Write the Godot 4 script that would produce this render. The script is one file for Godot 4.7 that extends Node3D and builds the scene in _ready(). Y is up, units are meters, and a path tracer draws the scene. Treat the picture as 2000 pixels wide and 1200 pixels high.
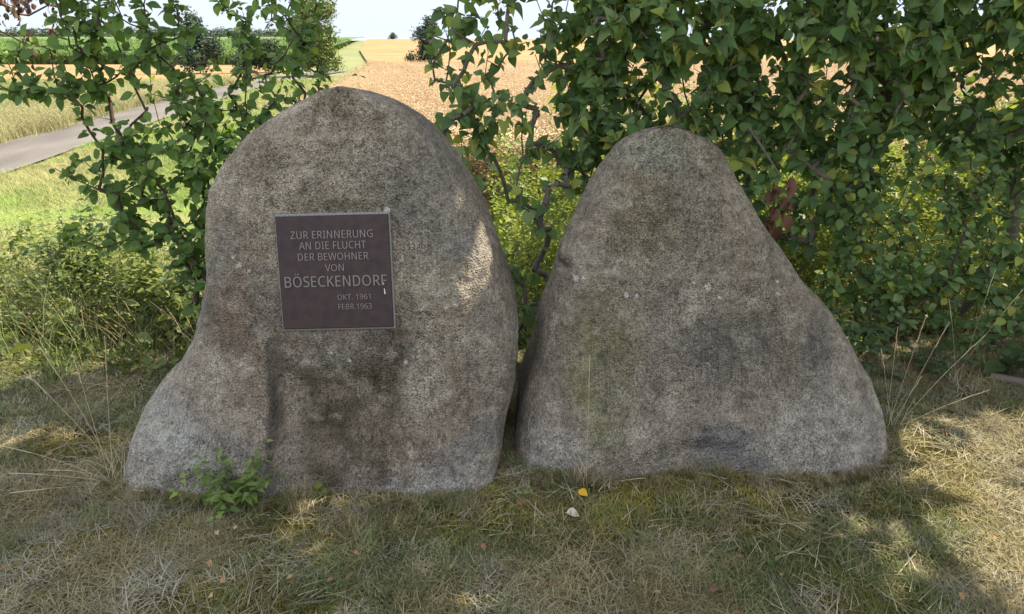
extends Node3D

# ------------------------------------------------------------------ constants
const SUN := Vector3(0.56, 0.766, -0.315)          # towards the sun
const EYE := Vector3(0, 1.6, 0)
const PITCH := 20.4
var rng := RandomNumberGenerator.new()
var nz := FastNoiseLite.new()
var nz2 := FastNoiseLite.new()
var nz3 := FastNoiseLite.new()
var taken := {}
var M := {}

# ------------------------------------------------------------------ helpers
func numbered(called: String) -> String:
	if not taken.has(called):
		taken[called] = 0
		return called
	taken[called] += 1
	return "%s_%03d" % [called, taken[called]]

func tag(o: Node, label: String, category: String, group := "", kind := "") -> void:
	o.set_meta("label", label)
	if category: o.set_meta("category", category)
	if group: o.set_meta("group", group)
	if kind: o.set_meta("kind", kind)

func thing(called: String, label: String, category: String, at := Vector3.ZERO, group := "") -> Node3D:
	var o := Node3D.new()
	o.name = numbered(called)
	add_child(o)
	o.position = at
	tag(o, label, category, group)
	return o

func part(called: String, mesh: Mesh, m: Material, parent: Node, xf := Transform3D()) -> MeshInstance3D:
	var o := MeshInstance3D.new()
	o.name = numbered(called) if parent == self else called
	o.mesh = mesh
	o.material_override = m
	o.transform = xf
	parent.add_child(o, true)
	return o

func struct(called: String, mesh: Mesh, m: Material) -> MeshInstance3D:
	var o := part(called, mesh, m, self)
	o.set_meta("kind", "structure")
	return o

func copies(called: String, mesh: Mesh, m: Material, xfs: Array, cols: Array, parent: Node) -> MultiMeshInstance3D:
	var mm := MultiMesh.new()
	mm.transform_format = MultiMesh.TRANSFORM_3D
	mm.use_colors = true
	mm.mesh = mesh
	mm.instance_count = xfs.size()
	for i in xfs.size():
		mm.set_instance_transform(i, xfs[i])
		mm.set_instance_color(i, cols[i])
	var o := MultiMeshInstance3D.new()
	o.name = numbered(called) if parent == self else called
	o.multimesh = mm
	o.material_override = m
	o.set_meta("kind", "stuff")
	parent.add_child(o, true)
	return o

func mat(called: String, c: Color, rough := 0.8, vert := false) -> StandardMaterial3D:
	var m := StandardMaterial3D.new()
	m.resource_name = called
	m.albedo_color = c.linear_to_srgb()
	m.roughness = rough
	m.vertex_color_use_as_albedo = vert
	M[called] = m
	return m

func leafmat(called: String, c: Color, through := 0.8, rough := 0.5) -> StandardMaterial3D:
	var m := mat(called, c, rough, true)
	m.metallic_specular = 0.4
	m.backlight_enabled = true
	m.backlight = Color(through, through, through * 0.42).linear_to_srgb()
	return m

func noise_tex(seed_: int, freq: float, kind: int, ramp: Array, size := 512) -> NoiseTexture2D:
	var n := FastNoiseLite.new()
	n.seed = seed_
	n.frequency = freq
	n.noise_type = kind
	if kind == FastNoiseLite.TYPE_CELLULAR:
		n.cellular_return_type = FastNoiseLite.RETURN_CELL_VALUE
		n.cellular_jitter = 1.0
		n.fractal_type = FastNoiseLite.FRACTAL_NONE
	else:
		n.fractal_octaves = 5
	var t := NoiseTexture2D.new()
	t.noise = n
	t.width = size
	t.height = size
	t.seamless = true
	t.normalize = true
	if ramp:
		var g := Gradient.new()
		var off := PackedFloat32Array()
		var cs := PackedColorArray()
		for r in ramp:
			off.append(r[0])
			cs.append(r[1])
		g.offsets = off
		g.colors = cs
		t.color_ramp = g
	return t

func grey(v: float) -> Color:
	return Color(v, v, v)

func lerp_tab(tab: Array, y: float, k: int) -> float:
	if y <= tab[0][0]: return tab[0][k]
	for i in range(1, tab.size()):
		if y <= tab[i][0]:
			return lerpf(tab[i - 1][k], tab[i][k], (y - tab[i - 1][0]) / (tab[i][0] - tab[i - 1][0]))
	return tab[-1][k]

func bump(v: float, a: float, b: float, soft: float) -> float:   # 1 between a and b, soft edges
	return smoothstep(a - soft, a + soft, v) * (1.0 - smoothstep(b - soft, b + soft, v))

func blob(x: float, y: float, cx: float, cy: float, rx: float, ry: float) -> float:
	var d := Vector2((x - cx) / rx, (y - cy) / ry).length()
	return 1.0 - smoothstep(0.45, 1.15, d)

# height of the land: level round the stones, lower at the road, rising to the far fields
func land(x: float, z: float) -> float:
	var d := -z
	var h := -0.8 * smoothstep(4.3, 10.5, d) + 2.5 * smoothstep(50.0, 235.0, d)
	if d > 4.0:
		h += 0.12 * smoothstep(4.0, 9.0, d) * nz.get_noise_2d(x * 2.0, z * 2.0)
	return h

func in_frame(p: Vector3) -> bool:
	var r := p - EYE
	var c := cos(deg_to_rad(PITCH))
	var s := sin(deg_to_rad(PITCH))
	var dep := -r.z * c - r.y * s
	if dep < 0.2: return false
	var up := r.y * c - r.z * s
	return absf(r.x / dep) < 0.73 and absf(up / dep) < 0.44

func rv(a: float) -> Vector3:
	return Vector3(rng.randf_range(-a, a), rng.randf_range(-a, a), rng.randf_range(-a, a))

func in_ball() -> Vector3:
	while true:
		var v := rv(1.0)
		if v.length_squared() <= 1.0: return v
	return Vector3.ZERO

# a frame whose z runs along dir and whose y is as near to up as it can be
func frame(at: Vector3, dir: Vector3, up: Vector3, scale: float) -> Transform3D:
	var z := dir.normalized()
	var x := up.cross(z)
	if x.length() < 0.01: x = Vector3(1, 0, 0.1).cross(z)
	x = x.normalized()
	var y := z.cross(x)
	return Transform3D(Basis(x * scale, y * scale, z * scale), at)

func commit(v: PackedVector3Array, idx: PackedInt32Array, c := PackedColorArray(), n := PackedVector3Array()) -> ArrayMesh:
	var a := []
	a.resize(Mesh.ARRAY_MAX)
	a[Mesh.ARRAY_VERTEX] = v
	a[Mesh.ARRAY_INDEX] = idx
	if c.size(): a[Mesh.ARRAY_COLOR] = c
	if n.size() == 0:
		n.resize(v.size())
		for i in range(0, idx.size(), 3):
			var f := (v[idx[i + 2]] - v[idx[i]]).cross(v[idx[i + 1]] - v[idx[i]])
			for k in 3: n[idx[i + k]] += f
		for i in n.size(): n[i] = n[i].normalized()
	a[Mesh.ARRAY_NORMAL] = n
	var m := ArrayMesh.new()
	m.add_surface_from_arrays(Mesh.PRIMITIVE_TRIANGLES, a)
	return m

# a leaf of length 1 along +z, face up: profile is [along, half width]
func leaf_mesh(profile: Array, fold: float, droop: float, wavy := 0.0, stalk := 0.15) -> ArrayMesh:
	var v := PackedVector3Array()
	var c := PackedColorArray()
	var idx := PackedInt32Array()
	var n := profile.size()
	for i in n:
		var t: float = profile[i][0]
		var w: float = profile[i][1]
		var y := -droop * t * t
		var wv := wavy * sin(t * 9.0)
		v.append(Vector3(-w, y + fold * w + wv, t)); v.append(Vector3(0, y, t + (0.07 if i == 0 and w > 0.1 else 0.0))); v.append(Vector3(w, y + fold * w - wv, t))
		c.append(grey(1.0)); c.append(Color(1.3, 1.25, 1.1)); c.append(grey(0.94))
	for i in n - 1:
		for s in 2:
			var a := i * 3 + s
			idx.append_array([a, a + 3, a + 1, a + 1, a + 3, a + 4])
	if stalk > 0.0:
		var b := v.size()
		for q in [Vector3(-0.012, 0.0, 0.03), Vector3(0.012, 0.0, 0.03), Vector3(0.012, 0.03, -stalk), Vector3(-0.012, 0.03, -stalk)]:
			v.append(q); c.append(Color(1.5, 1.3, 1.0))
		idx.append_array([b, b + 1, b + 2, b, b + 2, b + 3])
	return commit(v, idx, c)

# tufts: curved blades
func tuft_mesh(count: int, h: float, spread: float, w: float, lean: float, seed_: int, ear := 0.0, vary := 0.45, fat := 0.08) -> ArrayMesh:
	var r := RandomNumberGenerator.new()
	r.seed = seed_
	var v := PackedVector3Array()
	var c := PackedColorArray()
	var idx := PackedInt32Array()
	for i in count:
		var a := r.randf() * TAU
		var base := Vector3(cos(a), 0, sin(a)) * spread * sqrt(r.randf())
		var b := r.randf() * TAU
		var out := Vector3(cos(b), 0, sin(b))
		var side := Vector3(-out.z, 0, out.x)
		var hh := h * r.randf_range(0.55, 1.15)
		var ln := lean * r.randf_range(0.3, 1.3)
		var tone := r.randf_range(1.0 - vary, 1.0 + vary)
		var segs := 3
		var b0 := v.size()
		for k in segs + 1:
			var t := float(k) / segs
			var p := base + out * hh * ln * t * t + Vector3.UP * hh * t * (1.0 - 0.35 * ln * t * 0.7)
			var ww := w * (1.0 - 0.85 * t) * 0.5
			v.append(p - side * ww); v.append(p + side * ww)
			c.append(grey(tone)); c.append(grey(tone))
		for k in segs:
			var q := b0 + k * 2
			idx.append_array([q, q + 2, q + 1, q + 1, q + 2, q + 3])
		if ear > 0.0:
			var top := base + out * hh * ln + Vector3.UP * hh * (1.0 - 0.35 * ln * 0.7)
			var dir := (out * (0.6 + ln) + Vector3.UP * 0.35).normalized()
			var e0 := v.size()
			var e := ear * r.randf_range(0.7, 1.2)
			var up2 := side.cross(dir)
			for q in [top, top + dir * e * 0.4 + side * e * fat, top + dir * e * 0.4 - side * e * fat * 0.5 + up2 * e * fat * 0.86, top + dir * e * 0.4 - side * e * fat * 0.5 - up2 * e * fat * 0.86, top + dir * e]:
				v.append(q); c.append(grey(tone * 1.12))
			idx.append_array([e0, e0 + 1, e0 + 2, e0, e0 + 2, e0 + 3, e0, e0 + 3, e0 + 1, e0 + 4, e0 + 2, e0 + 1, e0 + 4, e0 + 3, e0 + 2, e0 + 4, e0 + 1, e0 + 3])
	return commit(v, idx, c)

# a clump of small leaves in a ball of radius 1
func clump_mesh(count: int, size: float, seed_: int, hang := 0.3) -> ArrayMesh:
	var r := RandomNumberGenerator.new()
	r.seed = seed_
	var v := PackedVector3Array()
	var c := PackedColorArray()
	var idx := PackedInt32Array()
	for i in count:
		var p := Vector3.ZERO
		while true:
			p = Vector3(r.randf_range(-1, 1), r.randf_range(-1, 1), r.randf_range(-1, 1))
			if p.length() <= 1.0: break
		var d := (Vector3(r.randf_range(-1, 1), r.randf_range(-0.7, 0.7) - hang, r.randf_range(-1, 1))).normalized()
		var u := Vector3(r.randf_range(-1, 1), r.randf_range(0.2, 1.4), r.randf_range(-1, 1)).normalized()
		var x := u.cross(d).normalized()
		var y := d.cross(x)
		var s := size * r.randf_range(0.6, 1.25)
		var tone := r.randf_range(0.7, 1.3)
		var b := v.size()
		v.append(p); v.append(p + (d * 0.45 + x * 0.3 + y * 0.06) * s); v.append(p + (d * 0.45 - x * 0.3 + y * 0.06) * s); v.append(p + (d - y * 0.1) * s)
		for k in 4: c.append(Color(tone, tone, tone * 0.95))
		idx.append_array([b, b + 1, b + 3, b, b + 3, b + 2])
	return commit(v, idx, c)

func tube(v: PackedVector3Array, idx: PackedInt32Array, a: Vector3, b: Vector3, ra: float, rb: float, sides := 5) -> void:
	var d := (b - a).normalized()
	var x := d.cross(Vector3(0.31, 0.2, 0.93)).normalized()
	var y := d.cross(x)
	var s := v.size()
	for k in sides:
		var t := TAU * k / sides
		var o := x * cos(t) + y * sin(t)
		v.append(a + o * ra); v.append(b + o * rb)
	for k in sides:
		var p := s + k * 2
		var q := s + ((k + 1) % sides) * 2
		idx.append_array([p, p + 1, q, q, p + 1, q + 1])

# branching skeleton that reaches every point: {pos, parent, rad, tips}
func skeleton(roots: Array, pts: Array, seg: float, rtip: float, grow: float, wander: float, low: float) -> Dictionary:
	var pos: Array[Vector3] = []
	var par: Array[int] = []
	for r in roots:
		pos.append(r); par.append(-1)
	var order := pts.duplicate()
	var r0: Vector3 = roots[0]
	order.sort_custom(func(a, b): return a.distance_squared_to(r0) < b.distance_squared_to(r0))
	var tips: Array[int] = []
	for p: Vector3 in order:
		var best := 0
		var bd := 1e9
		for i in pos.size():
			var q := pos[i]
			var d := q.distance_squared_to(p)
			if q.y > p.y - low * sqrt(d): d *= 2.2
			if d < bd:
				bd = d; best = i
		var a := pos[best]
		var n := maxi(1, int(round(sqrt(bd if bd < 1e8 else 0.01) / seg)))
		n = maxi(1, int(round(a.distance_to(p) / seg)))
		var last := best
		var sag := rv(wander) * a.distance_to(p)
		for k in n:
			var t := float(k + 1) / n
			var q := a.lerp(p, t) + sag * sin(PI * t) + rv(wander * 0.25 * seg if k < n - 1 else 0.0)
			q.y += (sqrt(t) - t) * 0.35 * a.distance_to(p) * low * 1.4
			pos.append(q); par.append(last)
			last = pos.size() - 1
		tips.append(last)
	var load_ := PackedFloat32Array()
	load_.resize(pos.size())
	for t in tips: load_[t] += 1.0
	for i in range(pos.size() - 1, -1, -1):
		if par[i] >= 0: load_[par[i]] += load_[i]
	var rad := PackedFloat32Array()
	for i in pos.size(): rad.append(rtip * pow(maxf(1.0, load_[i]), grow))
	return {"pos": pos, "par": par, "rad": rad, "tips": tips}

func branches(sk: Dictionary, thick: float, o: Node3D, m: Material) -> void:
	var tv := {}
	var root := PackedInt32Array()
	var wv := PackedVector3Array(); var wi := PackedInt32Array()
	for i in sk.pos.size():
		var p: int = sk.par[i]
		root.append(i if p < 0 else root[p])
		if p < 0: continue
		var a: Vector3 = sk.pos[p] - o.position
		var b: Vector3 = sk.pos[i] - o.position
		if a.distance_to(b) < 0.0005: continue
		var rb: float = sk.rad[i]
		var ra: float = minf(sk.rad[p], rb * 1.35)
		if rb > thick:
			var k := root[i]
			if not tv.has(k):
				tv[k] = [PackedVector3Array(), PackedInt32Array()]
			var vv: PackedVector3Array = tv[k][0]
			var ii: PackedInt32Array = tv[k][1]
			tube(vv, ii, a, b, ra, rb, 7)
			tv[k] = [vv, ii]
		else: tube(wv, wi, a, b, ra, rb, 4)
	for k in tv: part("trunk", commit(tv[k][0], tv[k][1]), m, o)
	if wv.size():
		var w := part("twig", commit(wv, wi), m, o)
		w.set_meta("kind", "stuff")

# leaves: xfs + tone; the nearest 300 in the picture are parts, the others one part
func leaves(o: Node3D, items: Array, meshes: Array, tones: Array, base: StandardMaterial3D, most := 300) -> void:
	var cam := EYE
	for it in items:
		it.append(it[0].origin.distance_squared_to(cam) if in_frame(it[0].origin) else 1e6 + it[0].origin.length())
	items.sort_custom(func(a, b): return a[3] < b[3])
	var mats := []
	for t: Color in tones:
		var m: StandardMaterial3D = base.duplicate()
		m.albedo_color = t.linear_to_srgb()
		mats.append(m)
	var many := []
	var cols := []
	for k in meshes.size():
		many.append([]); cols.append([])
	for i in items.size():
		var it: Array = items[i]
		var xf: Transform3D = it[0]
		xf.origin -= o.position
		if i < most and it[3] < 1e5:
			part("leaf", meshes[it[1]], mats[it[2]], o, xf)
		else:
			many[it[1]].append(xf)
			var t: Color = tones[it[2]]
			var j := rng.randf_range(0.85, 1.15)
			cols[it[1]].append(Color(t.r * j, t.g * j, t.b * j))
	for k in meshes.size():
		if many[k].size(): copies("foliage", meshes[k], base, many[k], cols[k], o)

var gaps := [[1.78, -2.72, 0.32, 0.08], [1.62, -2.56, 0.15, 0.15], [2.05, -2.50, 0.24, 0.08], [1.28, -2.03, 0.36, 0.08], [1.75, -2.0, 0.22, 0.09], [1.55, -1.85, 0.27, 0.06],
	[-1.98, -2.58, 0.30, 0.035], [-1.75, -2.74, 0.25, 0.02], [-2.5, -2.75, 0.3, 0.03], [-0.8, -2.16, 0.06, 0.12], [-0.62, -1.93, 0.07, 0.03], [2.2, -2.9, 0.15, 0.04], [-0.1, -1.65, 0.1, 0.03]]

func sunny(p: Vector3, edge := 0.12) -> bool:                    # does the shadow of p fall where the lawn is sunlit?
	var q := p - SUN * (p.y / SUN.y)
	for g in gaps:
		if Vector2((q.x - g[0]) / (g[2] + edge), (q.z - g[1]) / (g[3] + edge)).length() < 1.0: return true
	return false

# shrub: roots on the ground, crown as [centre, radii, twig ends] list
func shrub(called: String, label: String, cat: String, group: String, at: Vector3, stems: int, crown: Array, look: Dictionary) -> Node3D:
	var o := thing(called, label, cat, at, group)
	var roots := []
	for i in stems:
		roots.append(at + Vector3(rng.randf_range(-0.14, 0.14), -0.03, rng.randf_range(-0.08, 0.08)) * look.get("foot", 1.0))
	var pts := []
	for b in crown:
		for i in int(b[2] * 1.65):
			var u := in_ball()
			u = u.normalized() * pow(u.length(), 0.6)
			var p: Vector3 = b[0] + u * b[1]
			if p.y < 0.12 or (p.z > look.get("front", -3.08) and p.y < 1.6): continue
			if p.y > look.get('gap', 1.9) and sunny(p): continue
			pts.append(p)
	var sk := skeleton(roots, pts, 0.07, look.get("rtip", 0.0016), look.get("grow", 0.46), 0.12, look.get("low", 0.25))
	branches(sk, 0.0055, o, look.bark)
	var items := []
	for t: int in sk.tips:
		var tip: Vector3 = sk.pos[t]
		var back: int = sk.par[t]
		var dir: Vector3 = (tip - sk.pos[back]).normalized()
		if dir.length() < 0.5: dir = Vector3.UP
		var node := t
		var roll := rng.randf() * TAU
		for k in int(look.pairs):
			var p: Vector3 = sk.pos[node]
			if k > 0 or look.get("bare_tip", false) == false:
				for s in 2:
					var ang: float = roll + PI * s + k * PI * 0.5
					var x: Vector3 = dir.cross(Vector3(0.2, 0.1, 0.97)).normalized()
					var side: Vector3 = x * cos(ang) + dir.cross(x) * sin(ang)
					var d: Vector3 = (side * 0.9 + dir * 0.35 + Vector3.DOWN * look.hang * rng.randf_range(0.3, 1.4) + rv(0.25)).normalized()
					var up: Vector3 = (Vector3.UP * 0.75 + Vector3(0, 0, look.face) * rng.randf_range(0.2, 1.5) + side * 0.3 + rv(0.3)).normalized()
					var size: float = look.size * rng.randf_range(0.5, 1.3) * (0.75 if k == 0 else 1.0)
					var q := p + d * size * 0.18 + rv(0.012)
					if q.z > look.get("front", -3.08) + 0.07 and q.y < 1.5: continue
					if q.y > look.get('gap', 1.9) and sunny(q): continue
					var shade := clampi(int(rng.randf() * rng.randf_range(0.6, 1.0) * look.tones.size()), 0, look.tones.size() - 1)
					items.append([frame(q, d, up, size), rng.randi() % look.meshes.size(), shade])
			if sk.par[node] >= 0: node = sk.par[node]
	leaves(o, items, look.meshes, look.tones, look.mat)
	return o

# tree beyond the reach of the eye's detail: trunk, limbs, crown of small leaf clumps
func far_tree(called: String, label: String, at: Vector3, height: float, blobs: Array, clump: ArrayMesh, csize: float, col: Color, group := "", bark := "bark_dark", gapped := false) -> Node3D:
	var o := thing(called, label, "tree", at, group)
	var pts := []
	var xfs := []
	var cols := []
	for b in blobs:
		var lobes := []
		for i in 11: lobes.append(in_ball().normalized() * rng.randf_range(0.3, 0.95))
		for i in int(b[2]):
			var u := in_ball()
			u = u.normalized() * pow(u.length(), 0.45)
			if not gapped: u = lobes[rng.randi() % lobes.size()] + u * rng.randf_range(0.16, 0.46)
			var p: Vector3 = b[0] + u * b[1]
			if gapped and sunny(at + p, 0.18): continue
			if i % 9 == 0: pts.append(at + p * 0.97)
			var s := csize * rng.randf_range(0.6, 1.3)
			xfs.append(Transform3D(Basis.from_euler(Vector3(rng.randf_range(-0.4, 0.4), rng.randf() * TAU, rng.randf_range(-0.4, 0.4))).scaled(Vector3.ONE * s), p))
			var j := rng.randf_range(0.65, 1.35)
			cols.append(Color(col.r * j * rng.randf_range(0.9, 1.15), col.g * j, col.b * j))
	var sk := skeleton([at + Vector3(0, -0.1, 0), at + Vector3(0, height * 0.18, 0)], pts, height * 0.05, height * 0.0016, 0.5, 0.1, 0.5)
	sk.par[1] = 0
	branches(sk, height * 0.004, o, M[bark])
	copies("crown", clump, M.far_leaf, xfs, cols, o)
	return o

# a sheet on the land between two boundary lines [x, z]
func sheet(left: Array, right: Array, nu: int, nv: int, lift: Callable, tint: Callable) -> ArrayMesh:
	var v := PackedVector3Array()
	var c := PackedColorArray()
	var idx := PackedInt32Array()
	for j in nv + 1:
		var t := float(j) / nv * (left.size() - 1)
		var k := mini(int(t), left.size() - 2)
		var a: Vector2 = left[k].lerp(left[k + 1], t - k)
		var b: Vector2 = right[k].lerp(right[k + 1], t - k)
		for i in nu + 1:
			var p := a.lerp(b, float(i) / nu)
			v.append(Vector3(p.x, land(p.x, p.y) + lift.call(p), p.y))
			c.append(tint.call(p))
	for j in nv:
		for i in nu:
			var q := j * (nu + 1) + i
			idx.append_array([q, q + nu + 1, q + 1, q + 1, q + nu + 1, q + nu + 2])
	return commit(v, idx, c)

# ------------------------------------------------------------------ the two stones
func stone_mesh(tab: Array, depth: Array, front: float, lean: float, n: float, ytop: float, shape: Callable, paint: Callable) -> ArrayMesh:
	var rows := 330
	var cols_f := 400
	var cols_b := 90
	var total := cols_f + cols_b
	# angles spread evenly along a flattened superellipse
	var angs := PackedFloat32Array()
	for half in 2:
		var cnt := cols_f if half == 0 else cols_b
		var len_ := PackedFloat32Array([0.0])
		var fine := 2000
		var prev := Vector2(1, 0)
		for i in range(1, fine + 1):
			var th := PI * i / fine
			var p := Vector2(signf(cos(th)) * pow(absf(cos(th)), 2.0 / n) * 2.2, pow(absf(sin(th)), 2.0 / n))
			if i == 1: prev = Vector2(2.2, 0)
			len_.append(len_[-1] + p.distance_to(prev))
			prev = p
		var k := 0
		for i in cnt:
			var want := len_[-1] * i / cnt
			while k < fine and len_[k + 1] < want: k += 1
			angs.append(PI * (half + (k + (want - len_[k]) / maxf(1e-6, len_[k + 1] - len_[k])) / fine))
	var v := PackedVector3Array()
	var c := PackedColorArray()
	var y0 := -0.12
	var rv3 := Vector3(front, 0, 0)
	var facet := FastNoiseLite.new()
	facet.seed = 71
	facet.noise_type = FastNoiseLite.TYPE_CELLULAR
	facet.cellular_return_type = FastNoiseLite.RETURN_DISTANCE
	facet.fractal_type = FastNoiseLite.FRACTAL_NONE
	for r in rows + 1:
		var t := float(r) / rows
		var y := y0 + (ytop - y0) * (1.0 - pow(1.0 - t, 1.7))
		var xl := lerp_tab(tab, y, 1)
		var xr := lerp_tab(tab, y, 2)
		var b := lerp_tab(depth, y, 1)
		var cx := (xl + xr) * 0.5
		var a := (xr - xl) * 0.5
		var foot := 1.0 - smoothstep(-0.1, 0.5, y)
		var m := n + 2.6 * foot
		b += 0.025 * foot
		var cz := front + 0.03 * foot - lean * y - b + 0.03 * foot + 0.055 * (1.0 - smoothstep(-0.1, 0.34, y))
		for k in total:
			var th := angs[k]
			var ct := cos(th)
			var st := sin(th)
			var x := cx + a * signf(ct) * pow(absf(ct), 2.0 / m)
			var z := cz + b * signf(st) * pow(absf(st), 2.0 / m)
			var out := Vector3(ct / maxf(a, 0.05), 0.25, st / maxf(b, 0.05)).normalized()
			var p := Vector3(x, y, z)
			var d := 0.020 * nz.get_noise_3dv(p * 55.0) + 0.010 * nz2.get_noise_3dv(p * 160.0) + 0.0045 * nz.get_noise_3dv(p * 700.0) + 0.03 * facet.get_noise_3dv(p * 330.0 + rv3 * 60.0) + 0.0022 * nz3.get_noise_3dv(p * 3600.0)
			d *= smoothstep(0.0, 0.12, t) * 0.5 + 0.5
			p += out * d
			if st > 0.0: p.z += shape.call(p.x, p.y, p.z) * smoothstep(0.0, 0.35, st)
			v.append(p)
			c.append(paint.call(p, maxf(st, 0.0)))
	var idx := PackedInt32Array()
	for r in rows:
		for k in total:
			var k2 := (k + 1) % total
			var q := r * total
			var s := q + total
			idx.append_array([q + k, q + k2, s + k, s + k, q + k2, s + k2])
	var top := v.size()
	var mid := Vector3.ZERO
	for k in total: mid += v[top - total + k]
	v.append(mid / total + Vector3(0, 0.001, 0))
	c.append(c[top - 1])
	for k in total:
		idx.append_array([top - total + k, top - total + (k + 1) % total, top])
	return commit(v, idx, c)

const PLAQUE := Vector3(-0.636, 0.8175, -2.4635)

func shape1(x: float, y: float, z: float) -> float:
	var d := 0.0
	var wob := 0.02 * nz.get_noise_2d(y * 220.0, 3.0)
	# the split down from the corner of the plaque; left side stands proud of the right
	var line := -0.868 + wob + 0.02 * (0.6 - y)
	var on := bump(y, 0.06, 0.62, 0.05)
	d += 0.016 * on * (1.0 - smoothstep(line - 0.012, line + 0.006, x)) * smoothstep(line - 0.22, line, x)
	d -= 0.016 * on * exp(-pow((x - line) / 0.012, 2.0))
	# flaked face under the plaque
	d -= 0.026 * bump(x, -0.872, -0.40 + wob * 3.0, 0.012) * bump(y, -0.1, 0.46 + wob * 2.0, 0.08)
	d += 0.018 * bump(x, -0.4, -0.15, 0.05) * bump(y, 0.35, 0.9, 0.12)
	d -= 0.02 * blob(x, y, -0.395, 0.67, 0.05, 0.11)
	d -= 0.03 * blob(x, y, -1.12, 0.03, 0.2, 0.09)
	# bed of the plaque
	var m := maxf(absf(x - PLAQUE.x) - 0.208, absf(y - PLAQUE.y) - 0.208)
	var keep := smoothstep(0.0, 0.05, m)
	return lerpf(-2.312 - 0.2 * y - z, d, keep)

func paint1(p: Vector3, f: float) -> Color:
	var x := p.x
	var y := p.y
	var n1 := nz.get_noise_3dv(p * 70.0 + Vector3(50, 0, 0))
	var n2 := nz2.get_noise_3dv(p * 200.0)
	var n3 := nz.get_noise_3dv(p * 520.0 + Vector3(0, 90, 0))
	var wx := x + 0.06 * n1 + 0.03 * n2
	var wy := y + 0.08 * n2 + 0.03 * n3
	var c := Color(0.505, 0.45, 0.39)
	c = c.lerp(Color(0.38, 0.31, 0.25), clampf(0.35 + n1 * 2.2, 0, 1) * 0.8)
	c = c.lerp(Color(0.33, 0.32, 0.31), clampf(n2 * 2.4, 0, 1) * 0.75)
	c = c.lerp(Color(0.62, 0.57, 0.50), clampf((n3 - n2) * 1.6 - 0.12, 0, 1) * 0.8)
	if f > 0.0:
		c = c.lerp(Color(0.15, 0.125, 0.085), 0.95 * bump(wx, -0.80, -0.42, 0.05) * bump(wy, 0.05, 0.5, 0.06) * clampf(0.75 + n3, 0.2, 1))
		c = c.lerp(Color(0.13, 0.12, 0.11), 0.85 * bump(x + 0.012 * n3, -0.905, -0.872, 0.01) * bump(wy, 0.08, 0.62, 0.05))  # shade inside the groove of the split, painted into the stone colour
		c = c.lerp(Color(0.14, 0.12, 0.11), 0.75 * blob(wx, wy, -0.47, 0.55, 0.09, 0.1))
		c = c.lerp(Color(0.17, 0.13, 0.10), 0.65 * blob(wx, wy, -0.40, 0.64, 0.06, 0.09))
		c = c.lerp(Color(0.56, 0.57, 0.55), 0.9 * blob(wx, wy, -1.36, 0.14, 0.30, 0.24) * clampf(0.8 + n2, 0, 1))
		c = c.lerp(Color(0.66, 0.66, 0.66), 0.85 * blob(wx, wy, -0.28, 0.06, 0.25, 0.075) * clampf(0.8 + n3 * 2.0, 0, 1))
		c = c.lerp(Color(0.55, 0.55, 0.50), 0.7 * blob(wx, wy, -0.74, 0.53, 0.16, 0.07) * clampf(0.7 + n3 * 2.0, 0, 1))
		c = c.lerp(Color(0.30, 0.22, 0.18), 0.6 * blob(wx, wy, -1.02, 0.66, 0.14, 0.2))
		c = c.lerp(Color(0.28, 0.23, 0.14), 0.6 * blob(wx, wy, -0.62, 1.40, 0.10, 0.07))
		c = c.lerp(Color(0.30, 0.24, 0.20), 0.5 * blob(wx, wy, -0.95, 1.2, 0.15, 0.1))
		c = c.lerp(Color(0.32, 0.31, 0.30), 0.5 * blob(wx, wy, -0.35, 1.1, 0.3, 0.25))
		c = c.lerp(Color(0.32, 0.27, 0.20), 0.6 * blob(wx, wy, -0.22, 0.45, 0.05, 0.1))
	for s in spots1:
		if Vector2(x - s.x + 0.004 * n3, y - s.y + 0.004 * n3).length() < s.z: c = Color(0.85, 0.86, 0.85)
	var crust := nz2.get_noise_3dv(p * 620.0 + Vector3(300, 0, 0)) + 0.35 * n3
	c = c.lerp(Color(0.56, 0.54, 0.46), 0.38 * smoothstep(0.26, 0.31, crust))
	c = c.lerp(Color(0.24, 0.22, 0.19), 0.3 * smoothstep(0.30, 0.34, -crust))
	var pit := nz3.get_noise_3dv(p * 3200.0)
	c = c * clampf(1.0 + 0.36 * nz3.get_noise_3dv(p * 1700.0 + Vector3(7, 7, 7)), 0.6, 1.4)
	return c * (1.0 - 0.3 * smoothstep(0.32, 0.5, pit))

func shape2(x: float, y: float, _z: float) -> float:
	var d := 0.0
	d += 0.03 * blob(x, y, 0.17, 0.80, 0.05, 0.035) - 0.03 * blob(x, y, 0.185, 0.755, 0.05, 0.025)
	d += 0.03 * blob(x, y, 0.6, 0.3, 0.5, 0.4)
	d -= 0.035 * blob(x, y, 0.72, 0.06, 0.22, 0.10)
	d -= 0.03 * smoothstep(0.9, 1.3, y)
	return d

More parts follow.
